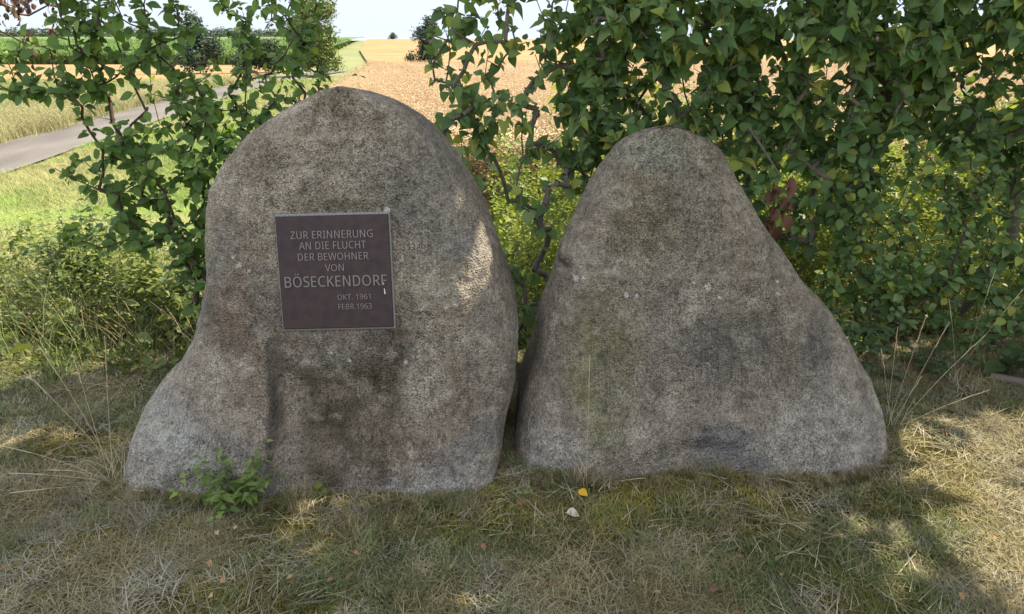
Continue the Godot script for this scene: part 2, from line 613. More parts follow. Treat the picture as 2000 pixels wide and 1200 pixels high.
func paint2(p: Vector3, f: float) -> Color:
	var x := p.x
	var y := p.y
	var n1 := nz.get_noise_3dv(p * 60.0 + Vector3(150, 0, 0))
	var n2 := nz2.get_noise_3dv(p * 170.0 + Vector3(0, 0, 40))
	var n3 := nz.get_noise_3dv(p * 520.0 + Vector3(0, 90, 0))
	var wx := x + 0.07 * n1 + 0.03 * n2
	var wy := y + 0.09 * n2 + 0.03 * n3
	var streak := nz2.get_noise_2d(x * 420.0, y * 45.0)
	var c := Color(0.495, 0.445, 0.39)
	c = c.lerp(Color(0.36, 0.315, 0.26), clampf(0.35 + n1 * 2.2, 0, 1) * 0.8)
	c = c.lerp(Color(0.60, 0.555, 0.49), clampf(n3 * 1.4 - n2 + streak * 0.9 - 0.08, 0, 1) * 0.75)
	c = c.lerp(Color(0.30, 0.29, 0.27), clampf(-streak * 1.8 - 0.1, 0, 1) * 0.5)
	if f > 0.0:
		c = c.lerp(Color(0.31, 0.31, 0.17), 0.8 * blob(wx, wy, 0.36, 0.42, 0.17, 0.36) * clampf(0.75 + n2 * 1.5, 0, 1))
		c = c.lerp(Color(0.30, 0.27, 0.17), 0.55 * blob(wx, wy, 0.50, 0.95, 0.16, 0.26))
		c = c.lerp(Color(0.22, 0.21, 0.20), 0.65 * blob(wx, wy, 0.85, 0.50, 0.28, 0.16))
		c = c.lerp(Color(0.20, 0.20, 0.20), 0.65 * blob(wx, wy, 1.22, 0.46, 0.09, 0.16))
		c = c.lerp(Color(0.25, 0.26, 0.29), 0.7 * blob(wx, wy, 0.86, 0.10, 0.20, 0.10))
		c = c.lerp(Color(0.52, 0.51, 0.48), 0.6 * blob(wx, wy, 1.2, 0.17, 0.26, 0.2))
		c = c.lerp(Color(0.60, 0.59, 0.58), 0.6 * blob(wx, wy, 0.16, 0.10, 0.2, 0.1) * clampf(0.7 + n3 * 2.0, 0, 1))
		c = c.lerp(Color(0.44, 0.47, 0.42), 0.6 * blob(wx, wy, 0.58, 1.22, 0.18, 0.1))
		c = c.lerp(Color(0.20, 0.17, 0.14), 0.6 * blob(wx, wy, 0.20, 0.76, 0.05, 0.03))
	for s in spots2:
		if Vector2(x - s.x + 0.004 * n3, y - s.y + 0.004 * n3).length() < s.z: c = Color(0.85, 0.86, 0.86)
	var crust := nz2.get_noise_3dv(p * 620.0 + Vector3(300, 0, 0)) + 0.35 * n3
	c = c.lerp(Color(0.56, 0.54, 0.46), 0.38 * smoothstep(0.26, 0.31, crust))
	c = c.lerp(Color(0.24, 0.22, 0.19), 0.3 * smoothstep(0.30, 0.34, -crust))
	var pit := nz3.get_noise_3dv(p * 3200.0)
	c = c * clampf(1.0 + 0.36 * nz3.get_noise_3dv(p * 1700.0 + Vector3(7, 7, 7)), 0.6, 1.4)
	return c * (1.0 - 0.3 * smoothstep(0.32, 0.5, pit))

var spots1: Array[Vector3] = []
var spots2: Array[Vector3] = []

func lettering(words: String, cx: float, cy: float, width: float, cap: float, parent: Node3D) -> void:
	var f := SystemFont.new()
	f.font_names = PackedStringArray(["Droid Sans"])
	var t := TextMesh.new()
	t.font = f
	t.text = words
	t.font_size = 64
	t.pixel_size = 0.01
	t.depth = 0.1
	t.curve_step = 1.0
	var ref := TextMesh.new()
	ref.font = f; ref.text = "H"; ref.font_size = 64; ref.pixel_size = 0.01
	var hb := ref.get_aabb()
	var b := t.get_aabb()
	var sx := width / b.size.x
	var sy := cap / hb.size.y
	var xf := Transform3D(Basis(Vector3(sx, 0, 0), Vector3(0, sy, 0), Vector3(0, 0, 0.07)), Vector3(cx - (b.position.x + b.size.x * 0.5) * sx, cy - (hb.position.y + hb.size.y * 0.5) * sy, 0.0085))
	var o := part("inscription", t, M.letters, parent, xf)
	o.set_meta("label", "raised metal letters reading " + words)

func box_mesh(s: Vector3, ch: float) -> ArrayMesh:      # a slab with chamfered front edges
	var st := SurfaceTool.new()
	st.begin(Mesh.PRIMITIVE_TRIANGLES)
	var h := s * 0.5
	var rings := [[h.x, h.y, -h.z], [h.x, h.y, h.z - ch], [h.x - ch, h.y - ch, h.z]]
	var pts := []
	for r in rings: pts.append([Vector3(-r[0], -r[1], r[2]), Vector3(r[0], -r[1], r[2]), Vector3(r[0], r[1], r[2]), Vector3(-r[0], r[1], r[2])])
	st.set_smooth_group(-1)
	for i in 2:
		for k in 4:
			var a: Vector3 = pts[i][k]; var b: Vector3 = pts[i][(k + 1) % 4]; var c: Vector3 = pts[i + 1][(k + 1) % 4]; var d: Vector3 = pts[i + 1][k]
			for q in [a, c, b, a, d, c]: st.add_vertex(q)
	for f in [[pts[2], [0, 2, 1, 0, 3, 2]], [pts[0], [0, 1, 2, 0, 2, 3]]]:
		for q in f[1]: st.add_vertex(f[0][q])
	st.generate_normals()
	return st.commit()

# plants made of stalks that carry leaves; each is one thing: stem, leaf parts
func herb(called: String, label: String, cat: String, group: String, at: Vector3, stalks: int, h: float, spread: float, mesh: ArrayMesh, size: float, tones: Array, step := 0.05, pinnate := false, most := 300) -> Node3D:
	var o := thing(called, label, cat, at, group)
	var items := []
	for s in stalks:
		var v := PackedVector3Array(); var idx := PackedInt32Array()
		var a := rng.randf() * TAU
		var lean := Vector3(cos(a), 0, sin(a)) * spread * rng.randf_range(0.3, 1.0)
		var hh := h * (rng.randf_range(0.55, 1.1) if stalks > 1 else 1.0)
		var prev := Vector3(cos(a), 0, sin(a)) * 0.03
		var n := maxi(3, int(hh / step))
		var roll := rng.randf() * TAU
		for k in n:
			var t := float(k + 1) / n
			var p := Vector3(cos(a), 0, sin(a)) * 0.03 + lean * t * t + Vector3.UP * hh * t * (1.0 - 0.25 * t * lean.length() / maxf(h, 0.1))
			tube(v, idx, prev, p, 0.0022 * (1.2 - t), 0.0022 * (1.1 - t), 4)
			if k > 0 or n < 4:
				for j in 2:
					var ang := roll + PI * j + k * 1.4
					var d := (Vector3(cos(ang), rng.randf_range(-0.35, 0.35), sin(ang))).normalized()
					var sz := size * (1.15 - 0.6 * t) * rng.randf_range(0.7, 1.2)
					if pinnate:
						for q in 5:
							var along := p + d * sz * (0.35 + 0.4 * q)
							for w in [-1, 1]:
								var side: Vector3 = d.cross(Vector3.UP) * w
								items.append([frame(at + along + Vector3.DOWN * 0.04 * sz * q * q * 0.3, (side + d * 0.5 + Vector3.DOWN * 0.15), Vector3.UP + rv(0.3), sz * 0.62), 0, rng.randi() % tones.size()])
					else:
						items.append([frame(at + p + d * sz * 0.15, d, Vector3.UP + rv(0.5), sz), 0, rng.randi() % tones.size()])
			prev = p
		part("stem", commit(v, idx), M.stem_green, o)
	leaves(o, items, [mesh], tones, M.herb_leaf, most)
	return o

# dry grass: each stalk a part with its seed head
func dry_grass(label: String, at: Vector3, list: Array) -> void:
	var o := thing("dry_grass", label, "grass", at, "dry grass stalks beside the stones")
	for s in list:                                  # [lean x, lean z, height, bend]
		var v := PackedVector3Array(); var idx := PackedInt32Array()
		var prev := Vector3(rng.randf_range(-0.03, 0.03), -0.01, rng.randf_range(-0.03, 0.03))
		var b0 := prev
		for k in 9:
			var t := (k + 1) / 9.0
			var p: Vector3 = b0 + Vector3(s[0], 0, s[1]) * (t * (1.0 - s[3]) + s[3] * t * t) + Vector3.UP * s[2] * (t - 0.35 * s[3] * t * t)
			tube(v, idx, prev, p, 0.0010, 0.0008, 4)
			if k >= 7: tube(v, idx, prev + rv(0.002), p + rv(0.003), 0.0019, 0.0011, 5)
			prev = p
		part("stalk", commit(v, idx), M.straw, o)
	# the leaves at its foot
	part("blade", tuft_mesh(26, 0.16, 0.05, 0.004, 1.1, int(at.x * 100.0) + 7), M.straw_v, o)

func stick(label: String, pts: Array, r: float, forks: Array) -> void:
	var o := thing("stick", label, "stick", pts[0])
	var v := PackedVector3Array(); var idx := PackedInt32Array()
	for i in pts.size() - 1: tube(v, idx, pts[i] - pts[0], pts[i + 1] - pts[0], r * (1.0 - 0.12 * i), r * (0.88 - 0.12 * i), 6)
	part("shaft", commit(v, idx), M.dead_wood, o)
	for f in forks:
		var fv := PackedVector3Array(); var fi := PackedInt32Array()
		tube(fv, fi, f[0] - pts[0], f[1] - pts[0], r * 0.6, r * 0.35, 5)
		part("fork", commit(fv, fi), M.dead_wood, o)

func _ready() -> void:
	rng.seed = 4711
	nz.seed = 11; nz2.seed = 23; nz3.seed = 37
	nz2.frequency = 0.01; nz3.fractal_octaves = 2
	# ---------------------------------------------------------------- camera, sky, sun
	var cam := Camera3D.new()
	cam.name = "camera"
	cam.position = EYE
	cam.rotation_degrees = Vector3(-PITCH, 0, 0)
	cam.fov = 2.0 * rad_to_deg(atan(600.0 / 1400.0))
	cam.near = 0.05
	cam.far = 2000.0
	add_child(cam)
	var env := Environment.new()
	env.background_mode = Environment.BG_SKY
	var sky := ProceduralSkyMaterial.new()
	sky.sky_top_color = Color(0.365, 0.39, 0.425).linear_to_srgb()
	sky.sky_horizon_color = Color(0.275, 0.31, 0.365).linear_to_srgb()
	sky.sky_curve = 0.22
	sky.ground_bottom_color = Color(0.45, 0.42, 0.32)
	sky.ground_horizon_color = Color(0.35, 0.36, 0.36).linear_to_srgb()
	sky.sun_angle_max = 12.0
	var s := Sky.new()
	s.sky_material = sky
	env.sky = s
	env.background_energy_multiplier = 1.0
	env.tonemap_mode = Environment.TONE_MAPPER_LINEAR
	env.tonemap_exposure = 3.3
	env.sdfgi_enabled = true
	env.ssao_enabled = true
	env.ssil_enabled = true
	var we := WorldEnvironment.new()
	we.name = "world"
	we.environment = env
	add_child(we)
	var sun := DirectionalLight3D.new()
	sun.name = "sun"
	sun.light_energy = 1.1
	sun.light_color = Color(1.0, 0.945, 0.84)
	sun.light_angular_distance = 0.53
	sun.shadow_enabled = true
	add_child(sun)
	sun.look_at_from_position(SUN * 50.0, Vector3.ZERO)

	materials()
	print("ground"); setting()
	print("stones"); stones()
	print("shrubs"); shrubs()
	print("far"); background()
	print("small"); small_things()

func materials() -> void:
	var st := mat("granite", Color.WHITE, 0.85, true)
	st.metallic_specular = 0.35
	st.albedo_texture = noise_tex(5, 0.11, FastNoiseLite.TYPE_CELLULAR, [[0.0, Color(0.46, 0.44, 0.42)], [0.15, Color(0.66, 0.63, 0.60)], [0.4, Color(0.80, 0.78, 0.75)], [0.75, Color(0.90, 0.88, 0.86)], [0.9, Color(0.97, 0.96, 0.95)], [1.0, grey(1.0)]], 1024)
	st.uv1_triplanar = true
	st.uv1_world_triplanar = true
	st.uv1_scale = Vector3.ONE * 1.9
	st.heightmap_enabled = true
	st.heightmap_texture = noise_tex(9, 0.05, FastNoiseLite.TYPE_SIMPLEX, [], 1024)
	st.heightmap_scale = 1.3
	var br := mat("bronze", Color(0.078, 0.060, 0.064), 0.5)
	br.metallic = 0.55
	br.albedo_texture = noise_tex(3, 0.012, FastNoiseLite.TYPE_SIMPLEX, [[0.0, Color(0.78, 0.76, 0.82)], [0.5, Color(0.9, 0.86, 0.88)], [1.0, Color(1.0, 0.88, 0.82)]])
	br.uv1_triplanar = true
	br.uv1_scale = Vector3.ONE * 2.5
	var le := mat("letters", Color(0.225, 0.195, 0.19), 0.36)
	le.metallic = 0.6
	var mo := mat("mortar", Color(0.42, 0.41, 0.40), 0.95)
	mo.albedo_texture = noise_tex(8, 0.05, FastNoiseLite.TYPE_SIMPLEX, [[0.0, grey(0.55)], [1.0, grey(1.0)]])
	mo.uv1_triplanar = true
	mo.uv1_scale = Vector3.ONE * 6.0
	for b in [["bark_lilac", Color(0.25, 0.21, 0.175)], ["bark_dark", Color(0.07, 0.058, 0.05)], ["dead_wood", Color(0.17, 0.145, 0.12)], ["straw", Color(0.50, 0.42, 0.26)], ["stem_green", Color(0.12, 0.15, 0.06)], ["bark_red", Color(0.13, 0.08, 0.07)]]:
		var m := mat(b[0], b[1], 0.9)
		if b[0].begins_with("bark"):
			m.albedo_texture = noise_tex(12, 0.04, FastNoiseLite.TYPE_SIMPLEX, [[0.0, grey(0.5)], [1.0, grey(1.0)]], 256)
			m.uv1_triplanar = true
			m.uv1_scale = Vector3(9, 2.5, 9)
	mat("straw_v", Color(0.46, 0.40, 0.24), 0.9, true)
	leafmat("leaf", Color.WHITE, 0.9, 0.45)
	leafmat("herb_leaf", Color.WHITE, 0.95, 0.5)
	for b in ["far_leaf", "grass", "wheat", "dead_leaf"]: mat(b, Color.WHITE, 0.75, true).metallic_specular = 0.25
	var g := mat("soil", Color.WHITE, 0.95, true)
	g.albedo_texture = noise_tex(21, 0.03, FastNoiseLite.TYPE_SIMPLEX, [[0.0, grey(0.55)], [0.5, grey(0.85)], [1.0, grey(1.0)]], 1024)
	g.uv1_triplanar = true
	g.uv1_world_triplanar = true
	g.uv1_scale = Vector3.ONE * 1.1
	var f := mat("field", Color.WHITE, 0.95, true)
	f.albedo_texture = noise_tex(22, 0.02, FastNoiseLite.TYPE_SIMPLEX, [[0.0, grey(0.7)], [0.5, grey(0.9)], [1.0, grey(1.0)]], 1024)
	f.uv1_triplanar = true
	f.uv1_world_triplanar = true
	f.uv1_scale = Vector3.ONE * 0.23
	var a := mat("asphalt", Color(0.215, 0.195, 0.185), 0.9, true)
	a.albedo_texture = noise_tex(25, 0.06, FastNoiseLite.TYPE_SIMPLEX, [[0.0, grey(0.75)], [1.0, grey(1.0)]], 512)
	a.uv1_triplanar = true
	a.uv1_world_triplanar = true
	a.uv1_scale = Vector3.ONE * 0.6

func moss(x: float, z: float) -> float:
	var m := nz2.get_noise_2d(x * 130.0, z * 130.0) * 1.5 + 0.12
	m += 0.55 * blob(x, z, -0.2, -2.15, 1.2, 0.30) + 0.5 * blob(x, z, 0.9, -2.25, 0.7, 0.3) + 0.3 * blob(x, z, -1.2, -2.1, 0.6, 0.3)
	return clampf(m, 0.0, 1.0)

func setting() -> void:
	# the land as one sheet to the horizon
	var v := PackedVector3Array(); var c := PackedColorArray(); var idx := PackedInt32Array()
	var rings := 120
	var spokes := 240
	for r in rings + 1:
		var rad := 0.6 + 700.0 * pow(float(r) / rings, 4.0) + 20.0 * float(r) / rings
		for k in spokes:
			var a := TAU * k / spokes
			var x := cos(a) * rad
			var z := sin(a) * rad - 1.5
			v.append(Vector3(x, land(x, z) - 0.03 - 0.0004 * rad, z))
			var n := nz.get_noise_2d(x * 9.0, z * 9.0)
			var green := Color(0.20, 0.25, 0.09).lerp(Color(0.30, 0.29, 0.13), clampf(0.4 + n, 0, 1))
			c.append(green)
	v.append(Vector3(0, -0.03, -1.5)); c.append(Color(0.2, 0.2, 0.1))
	for r in rings:
		for k in spokes:
			var p := r * spokes + k
			var q := r * spokes + (k + 1) % spokes
			idx.append_array([p, p + spokes, q, q, p + spokes, q + spokes])
	for k in spokes: idx.append_array([v.size() - 1, k, (k + 1) % spokes])
	struct("ground", commit(v, idx, c), M.field)
	# mown lawn round the stones
	var lawn := sheet([Vector2(-4.2, 0.8), Vector2(-4.2, -4.4)], [Vector2(4.2, 0.8), Vector2(4.2, -4.4)], 300, 190,
		func(p): return 0.012 * nz2.get_noise_2d(p.x * 300.0, p.y * 300.0) + 0.02 * nz.get_noise_2d(p.x * 90.0, p.y * 90.0) + 0.02 * moss(p.x, p.y),
		func(p):
			var m := moss(p.x, p.y)
			var n := nz.get_noise_2d(p.x * 260.0, p.y * 260.0)
			var k := Color(0.10, 0.085, 0.05).lerp(Color(0.19, 0.155, 0.09), clampf(0.5 + n * 1.6, 0, 1))
			return k.lerp(Color(0.15, 0.135, 0.04), m * 0.9))
	struct("lawn", lawn, M.soil)
	# grass and moss on it
	var meshes := [tuft_mesh(110, 0.042, 0.08, 0.0036, 1.6, 1), tuft_mesh(60, 0.05, 0.06, 0.0036, 1.2, 2), tuft_mesh(300, 0.018, 0.07, 0.0042, 0.9, 3)]
	var xfs := [[], [], []]
	var cols := [[], [], []]
	for i in 7000:
		var z := -0.9 - 2.75 * pow(rng.randf(), 0.9)
		var x := rng.randf_range(-0.86, 0.86) * (-z + 0.9)
		var m := moss(x, z)
		var g := nz2.get_noise_2d(x * 90.0 + 500.0, z * 90.0)
		var k := 0
		var col := Color(0.35, 0.30, 0.16)
		if rng.randf() < m * 0.85:
			k = 2
			col = Color(0.26, 0.235, 0.06) if rng.randf() < 0.7 else Color(0.32, 0.27, 0.08)
		elif rng.randf() < 0.34 + g * 0.9:
			k = 1
			col = Color(0.16, 0.19, 0.075)
		elif rng.randf() < 0.25:
			col = Color(0.42, 0.39, 0.30)
		var j := rng.randf_range(0.42, 1.25)
		col = Color(col.r * j, col.g * j, col.b * j)
		var sc := rng.randf_range(0.6, 1.35)
		xfs[k].append(Transform3D(Basis.from_euler(Vector3(rng.randf_range(-0.06, 0.06), rng.randf() * TAU, rng.randf_range(-0.06, 0.06))).scaled(Vector3(sc, sc, sc)), Vector3(x, 0.004 + 0.012 * nz2.get_noise_2d(x * 300.0, z * 300.0) + 0.02 * nz.get_noise_2d(x * 90.0, z * 90.0) + 0.02 * m, z)))
		cols[k].append(col)
	for i in 420:
		var right := i % 2 == 0
		var x := rng.randf_range(0.02, 1.5) if right else rng.randf_range(-1.5, -0.1)
		var z := (-2.335 if right else -2.175) + rng.randf_range(-0.03, 0.05)
		if right and x > 1.2: z -= (x - 1.2) * 0.35
		if not right and x < -1.2: z += (x + 1.2) * 0.35
		var sc := rng.randf_range(0.4, 0.9) * (1.0 + 0.6 * maxf(0.0, nz2.get_noise_1d(x * 900.0)))
		var k := 2 if rng.randf() < 0.6 else 0
		xfs[k].append(Transform3D(Basis.from_euler(Vector3(0.3, rng.randf() * TAU, 0)).scaled(Vector3(sc * 0.5, sc * 1.7, sc * 0.5)), Vector3(x, 0.012, z)))
		cols[k].append(Color(0.15, 0.125, 0.04) if k == 2 else Color(0.30, 0.25, 0.15))
	tag(copies("lawn_grass", meshes[0], M.grass, xfs[0], cols[0], self), "short dry straw coloured grass matted over the lawn", "grass", "", "stuff")
	tag(copies("green_grass", meshes[1], M.grass, xfs[1], cols[1], self), "short green grass blades scattered through the dry lawn", "grass", "", "stuff")
	tag(copies("moss", meshes[2], M.grass, xfs[2], cols[2], self), "olive moss cushions in the lawn at the foot of stones", "moss", "", "stuff")
	var lm := tuft_mesh(9, 0.06, 0.10, 0.004, 3.2, 4)
	var lx := []; var lc := []
	for i in 800:
		var z := -0.9 - 2.6 * pow(rng.randf(), 0.9)
		var x := rng.randf_range(-0.86, 0.86) * (-z + 0.9)
		var sc := rng.randf_range(0.5, 1.1)
		lx.append(Transform3D(Basis.from_euler(Vector3(0, rng.randf() * TAU, 0)).scaled(Vector3(sc, sc * 0.35, sc)), Vector3(x, 0.025 + 0.02 * moss(x, z), z)))
		var j := rng.randf_range(0.7, 1.2)
		lc.append(Color(0.43 * j, 0.385 * j, 0.275 * j))
	tag(copies("straw_litter", lm, M.grass, lx, lc, self), "pale dead grass stems lying on the lawn", "straw", "", "stuff")
	# road
	var rl := []; var rr := []
	for i in 20:
		var d := 5.0 + 58.0 * i / 19.0
		var bend := 0.012 * pow(maxf(0.0, d - 40.0), 1.6)
		rl.append(Vector2(-9.7 - 0.155 * d + bend * 2.0, -d)); rr.append(Vector2(-7.5 - 0.155 * d + bend * 2.0, -d))
	struct("road", sheet(rl, rr, 8, 80, func(p): return 0.02, func(p): return grey(clampf(0.85 + 0.5 * nz2.get_noise_2d(p.x * 60.0, p.y * 25.0), 0.6, 1.1))), M.asphalt)
	# wheat
	var wl := [Vector2(-1.8, -6.6), Vector2(-3.3, -12), Vector2(-5.8, -21), Vector2(-8.8, -43), Vector2(-11, -60)]
	var wr := [Vector2(16, -6.6), Vector2(20, -12), Vector2(26, -21), Vector2(45, -43), Vector2(60, -60)]
	struct("wheat_field", sheet(wl, wr, 120, 120, func(p): return 0.70 + 0.06 * nz.get_noise_2d(p.x * 200.0, p.y * 200.0), func(p):
		var n := nz2.get_noise_2d(p.x * 60.0, p.y * 60.0)
		return Color(0.48, 0.35, 0.23).lerp(Color(0.54, 0.405, 0.27), clampf(0.5 + n * 1.5, 0, 1))), M.field)
	var wm := tuft_mesh(130, 0.85, 0.34, 0.004, 0.2, 5, 0.085, 0.25, 0.075)
	var wx := []; var wc := []
	for i in 12000:
		var t := pow(rng.randf(), 2.4)
		var d := 6.55 + 54.0 * t
		var xa := -0.275 * d if d < 21.0 else -5.8 - 0.135 * (d - 21.0)
		var xb := minf(0.85 * d + 1.0, 45.0)
		var x := lerpf(xa, xb, rng.randf())
		var sc := rng.randf_range(0.85, 1.12)
		var wide := 1.0 + d * 0.008
		wx.append(Transform3D(Basis.from_euler(Vector3(0, rng.randf() * TAU, 0)).scaled(Vector3(wide, sc, wide)), Vector3(x, land(x, -d), -d)))
		var j := rng.randf_range(0.8, 1.15)
		wc.append(Color(0.57 * j, 0.435 * j, 0.28 * j))
	tag(copies("wheat", wm, M.wheat, wx, wc, self), "ripe pinkish gold wheat standing in the field behind stones", "wheat", "", "stuff")
	# stubble on the hill and the strip on the left
	var stub := func(p):
		var row := sin((p.x * 0.25 + p.y * 0.97) * 1.1 + 2.0 * nz.get_noise_2d(p.x, p.y))
		var n := nz2.get_noise_2d(p.x * 12.0, p.y * 12.0)
		return Color(0.35, 0.205, 0.075).lerp(Color(0.43, 0.285, 0.125), clampf(0.5 + 0.35 * row + n, 0, 1))
	struct("stubble_field", sheet([Vector2(-11, -60), Vector2(-24, -120), Vector2(-45, -240)], [Vector2(60, -60), Vector2(110, -120), Vector2(200, -240)], 140, 240, func(p): return 0.06 + 0.0012 * -p.y, stub), M.field)
	struct("stubble_strip", sheet([Vector2(-70, -44), Vector2(-74, -76)], [Vector2(-17, -46), Vector2(-20, -74)], 80, 60, func(p): return 0.1, stub), M.field)
	struct("maize_ground", sheet([Vector2(-150, -75), Vector2(-260, -240)], [Vector2(-21, -74), Vector2(-46, -240)], 80, 60, func(p): return 0.9 + 0.2 * nz.get_noise_2d(p.x * 40.0, p.y * 40.0), func(_p): return Color(0.15, 0.23, 0.07)), M.field)
	var mm := tuft_mesh(16, 1.5, 0.2, 0.11, 0.7, 8)
	var mx := []; var mc := []
	for i in 9000:
		var d := 74.0 + 90.0 * pow(rng.randf(), 1.6)
		var x := lerpf(-21.0 - (d - 74.0) * 0.15, -0.78 * d - 12.0, rng.randf())
		var sc := rng.randf_range(0.8, 1.15)
		mx.append(Transform3D(Basis.from_euler(Vector3(0, rng.randf() * TAU, 0)).scaled(Vector3(sc, sc, sc)), Vector3(x, land(x, -d), -d)))
		var j := rng.randf_range(0.75, 1.2)
		mc.append(Color(0.17 * j, 0.27 * j, 0.08 * j))
	tag(copies("maize", mm, M.grass, mx, mc, self), "green maize crop on the far left beyond the stubble strip", "maize", "", "stuff")
	# long grass: meadow, verges
	var gm := [tuft_mesh(130, 0.22, 0.30, 0.006, 0.9, 31), tuft_mesh(60, 0.5, 0.25, 0.005, 0.5, 32, 0.05)]
	var gx := [[], []]; var gc := [[], []]
	for i in 9000:
		var d := 4.1 + 44.0 * pow(rng.randf(), 2.1)
		var x := lerpf(-0.8 * d - 1.0, (-0.275 * d - 0.2 if d < 21.0 else -6.0 - 0.135 * (d - 21.0)) if d > 6.5 else 3.5, rng.randf())
		if d < 6.5 and x > -1.0 and rng.randf() < 0.5: continue
		var road := x + 0.155 * d
		if d < 63.0 and road > -9.75 and road < -7.45: continue
		var k := 0
		var n := nz.get_noise_2d(x * 25.0, d * 25.0)
		var col := Color(0.27, 0.37, 0.10).lerp(Color(0.42, 0.40, 0.19), clampf(0.18 + n * 1.9, 0, 1))
		if road < -9.7 and road > -12.4:
			k = 1 if rng.randf() < 0.75 else 0
			col = Color(0.47, 0.41, 0.24).lerp(Color(0.33, 0.37, 0.15), rng.randf() * 0.7)
		elif road < -12.4:
			col = Color(0.25, 0.31, 0.11).lerp(Color(0.36, 0.36, 0.18), rng.randf() * 0.6)
		var j := rng.randf_range(0.75, 1.2)
		var sc := rng.randf_range(0.7, 1.2)
		var wide := 1.0 + d * 0.03
		if k == 0 and road > -10.0 and road < -6.6: sc *= 0.5
		gx[k].append(Transform3D(Basis.from_euler(Vector3(0, rng.randf() * TAU, 0)).scaled(Vector3(sc * wide, sc, sc * wide)), Vector3(x, land(x, -d) - 0.02, -d)))
		gc[k].append(Color(col.r * j, col.g * j, col.b * j))
	tag(copies("meadow_grass", gm[0], M.grass, gx[0], gc[0], self), "sunlit green grass of the verge and meadow beyond stones", "grass", "", "stuff")
	tag(copies("verge_grass", gm[1], M.grass, gx[1], gc[1], self), "tall dry golden grass along the far side of road", "grass", "", "stuff")

